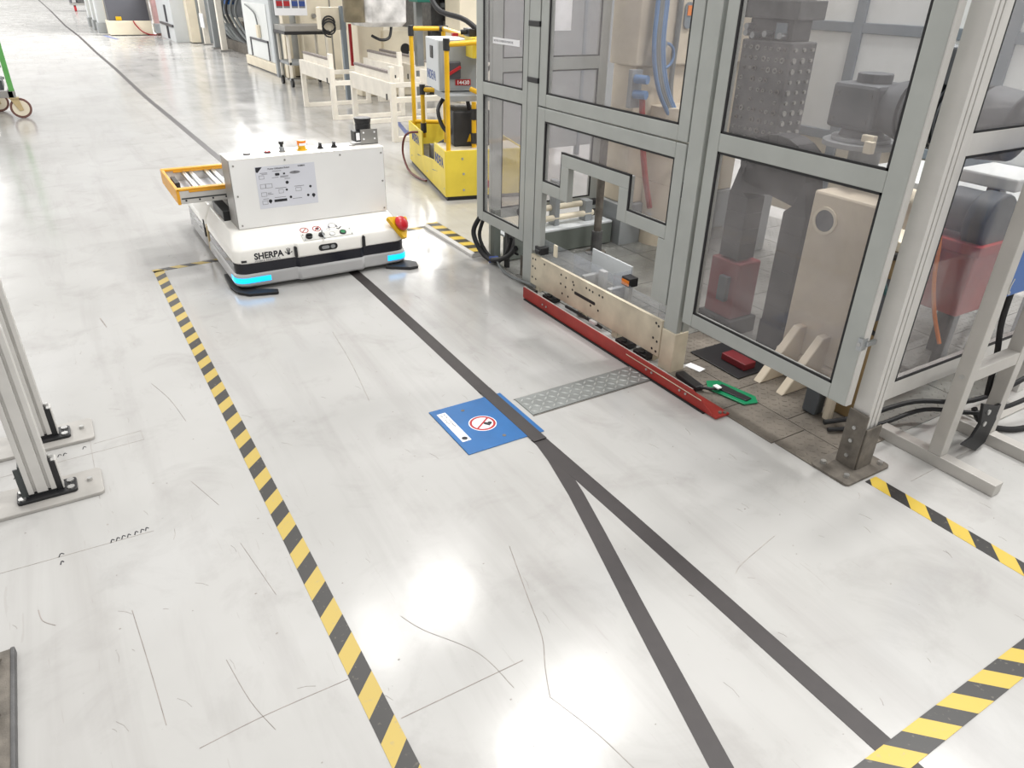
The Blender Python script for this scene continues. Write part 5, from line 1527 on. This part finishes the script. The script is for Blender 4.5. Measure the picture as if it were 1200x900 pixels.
pt = thing('partition', (4.7, 6.95, 0), 'grey partition screen seen through the end panel of the cell', 'partition')
for k in range(3):
    wpart('screen', MB().box(4.02 + k * 0.55, 4.54 + k * 0.55, 6.93, 6.97, 0.10, 2.2), M_mgrey, pt, 0.004)
for k in range(4):
    wpart('post', MB().box(3.98 + k * 0.55, 4.02 + k * 0.55, 6.92, 6.98, 0.0, 2.25), M_boothf, pt, 0.003)
# row of machines along the aisle
ca = thing('electrical_cabinet', (4.7, 16.7, 0), 'light grey electrical cabinet on a cream plinth right of the far aisle', 'cabinet')
wpart('body', MB().box(4.14, 5.6, 15.45, 18.2, 0.20, 2.4), M_lgrey, ca, 0.01)
wpart('plinth', MB().box(4.09, 5.6, 15.38, 18.22, 0.02, 0.20), M_cream, ca, 0.01)
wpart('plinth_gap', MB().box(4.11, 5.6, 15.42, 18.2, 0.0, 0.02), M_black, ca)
wpart('door', MB().box(4.125, 4.14, 16.2, 18.1, 0.22, 1.25), M_booth, ca, 0.004)
fr_ = MB()
for y0, y1, z0, z1 in ((16.25, 17.7, 0.55, 0.59), (16.25, 16.29, 0.22, 0.59), (17.66, 17.7, 0.22, 0.59)):
    fr_.box(4.105, 4.125, y0, y1, z0, z1)
wpart('guard_rail', fr_, M_dgrey, ca)
wpart('louvre', MB().box(4.11, 4.14, 15.5, 15.8, 0.22, 2.3), M_mgrey, ca, 0.004)
wpart('seam', MB().box(4.118, 4.14, 15.44, 15.47, 0.4, 2.3), M_black, ca)
pe = wpart('pendant', MB().box(4.06, 4.12, 16.75, 16.9, 0.62, 0.86), M_cream, ca, 0.01)
wpart('pendant_cable', MB().tube([(4.09, 16.82, 0.86), (4.09, 16.95, 1.05), (4.1, 17.4, 1.15), (4.12, 17.8, 1.2)], 0.015, 6), M_hoseg, pe)
cf = thing('cream_column', (4.2, 15.2, 0), 'cream machine column at the near corner of the grey cabinet', 'column')
wpart('column', MB().box(4.14, 4.27, 15.1, 15.3, 0.02, 2.4), M_cream, cf, 0.005)
wpart('base', MB().box(4.10, 4.32, 15.06, 15.34, 0.0, 0.02), M_sheet, cf)
cf2 = thing('machine_housing', (5.2, 15.0, 0), 'pale cream machine housing behind the workstation rack', 'machine')
wpart('body', MB().box(4.45, 6.6, 14.95, 15.33, 0.0, 2.4), M_cream, cf2, 0.01)
wpart('seam', MB().box(5.0, 5.02, 14.93, 14.95, 0.1, 2.3), M_sheet, cf2)
wpart('gauge', MB().box(4.75, 4.9, 14.88, 14.95, 1.15, 1.25).cyl((4.68, 14.95, 1.1), (4.68, 14.88, 1.1), 0.04, 10), M_sheet, cf2)

om = thing('open_machine', (4.8, 21.2, 0), 'open machine frame with white posts and black hoses beyond the grey cabinet', 'machine')
wpart('back_panel', MB().box(4.95, 5.6, 18.6, 24.0, 0.0, 2.4), M_motor, om, 0.01)
for y, m in ((18.45, M_cream), (21.7, M_wframe), (22.6, M_mgrey), (23.9, M_wframe)):
    wpart('post', MB().box(4.28, 4.42, y - 0.08, y + 0.08, 0.03, 2.4), m, om, 0.005)
    wpart('post_foot', MB().box(4.22, 4.48, y - 0.14, y + 0.14, 0.0, 0.03), M_sheet, om)
for k in range(7):
    y = 20.0 + k * 0.5
    wpart('hose', MB().tube([(4.6, y, 1.5), (4.45, y + 0.3, 1.0), (4.55, y + 0.2, 0.6), (4.6, y - 0.4, 0.35), (4.75, y - 0.9, 0.2)], 0.03, 6), random.choice((M_black, M_black, M_hoseg)), om, 0, True)
for k in range(10):
    y, z = random.uniform(18.8, 23.4), random.uniform(0.5, 1.5)
    wpart('valve', MB().box(4.75, 4.95, y, y + random.uniform(.1, .35), z, z + random.uniform(.08, .25)), random.choice((M_cream, M_blue2, M_dgrey, M_wframe, M_rust)), om, 0.01)
wpart('sump', MB().box(4.6, 5.2, 18.7, 23.8, 0.0, 0.25), M_rust, om, 0.01)
wpart('paper', MB().box(4.26, 4.28, 23.5, 24.0, 0.45, 0.8), M_paper, om)

cb2 = thing('electrical_cabinet', (4.1, 25.5, 0), 'pale grey cabinet with a dark handle farther down the aisle', 'cabinet')
wpart('body', MB().box(3.68, 5.2, 24.9, 27.6, 0.0, 2.4), M_lgrey, cb2, 0.01)
wpart('column', MB().box(4.05, 4.30, 24.5, 24.9, 0.02, 2.4), M_cream, cb2, 0.01)
wpart('side_panel', MB().box(4.30, 5.2, 24.6, 24.9, 0.0, 2.4), M_mgrey, cb2, 0.01)
wpart('handle', MB().box(3.64, 3.68, 25.8, 25.95, 0.5, 0.95), M_dgrey, cb2, 0.005)
wpart('rail', MB().box(3.63, 3.68, 24.9, 27.2, 0.40, 0.46).box(3.63, 3.68, 25.9, 26.0, 0.05, 0.46), M_dgrey, cb2)
ss = thing('display_stand', (3.7, 28.0, 0), 'reddish panel on a grey base beside the dark screen unit', 'machine')
wpart('panel', MB().box(3.60, 4.1, 28.0, 28.3, 0.35, 1.8), pmat('faded_pink_panel', rgb(186, 150, 148), 0.4, 0, 0.3, 2), ss, 0.01)
wpart('base', MB().box(3.56, 4.1, 27.9, 28.3, 0.08, 0.35), M_mgrey, ss, 0.01)
wpart('foot', MB().box(3.62, 4.05, 27.95, 28.3, 0.0, 0.08), M_tyre, ss)
sb_ = thing('screen_unit', (2.95, 28.5, 0), 'large dark grey panel unit on a cream base in the far aisle', 'machine')
wpart('base', MB().box(2.27, 3.52, 28.2, 29.0, 0.02, 0.42), M_cream, sb_, 0.01)
wpart('screen', MB().prism([(28.25, 0.42), (28.55, 1.9), (28.75, 1.9), (29.0, 0.42)], 'x', 2.32, 3.5), M_dgrey, sb_, 0.01)
wpart('frame', MB().prism([(28.22, 0.42), (28.52, 1.9), (28.56, 1.9), (28.28, 0.42)], 'x', 3.5, 3.56), M_sheet, sb_, 0.005)
wpart('yellow_label', MB().box(2.52, 2.68, 28.22, 28.26, 0.44, 0.54), M_yel, sb_)
wpart('red_cable', MB().tube([(3.0, 28.19, 0.42), (3.05, 28.17, 0.3), (3.2, 28.16, 0.12), (3.4, 28.15, 0.03), (3.6, 28.1, 0.02)], 0.018, 6), M_inkr, sb_, 0, True)
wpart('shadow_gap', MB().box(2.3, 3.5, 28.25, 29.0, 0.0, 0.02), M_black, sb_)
fm = thing('column_row', (2.3, 31.5, 0), 'row of pale grey machine columns left of the dark screen unit', 'machine')
for k, y in enumerate((29.6, 31.4, 33.4)):
    wpart('column', MB().box(2.10, 2.36, y, y + 0.5, 0.30, 2.2), M_lgrey, fm, 0.01)
    wpart('column_foot', MB().box(2.06, 2.36, y - 0.1, y + 0.6, 0.0, 0.30), M_mgrey, fm, 0.01)
    wpart('divider', MB().box(2.20, 2.30, y + 0.5, y + 1.3, 0.2, 2.1), M_mgrey, fm)
wpart('wall', MB().box(2.36, 3.6, 29.4, 35.0, 0.0, 2.3), M_cream, fm, 0.01)
ft = thing('distant_trolley', (2.6, 48, 0), 'distant low trolley with wheels at the top of the aisle', 'trolley')
wpart('deck', MB().box(2.3, 4.2, 47, 48.5, 0.28, 0.38), M_sheet, ft, 0.01)
for x in (2.45, 3.3, 4.05):
    wpart('wheel', MB().cyl((x - 0.05, 47.2, 0.14), (x + 0.05, 47.2, 0.14), 0.14, 14), M_inkr, ft)
wpart('load', MB().box(2.6, 3.2, 47.2, 48.2, 0.38, 0.62).box(3.4, 4.1, 47.3, 48.2, 0.38, 0.75), M_darkm, ft, 0.02)
wpart('handle', MB().box(2.3, 2.36, 47, 48.5, 0.38, 0.9), M_dgrey, ft)
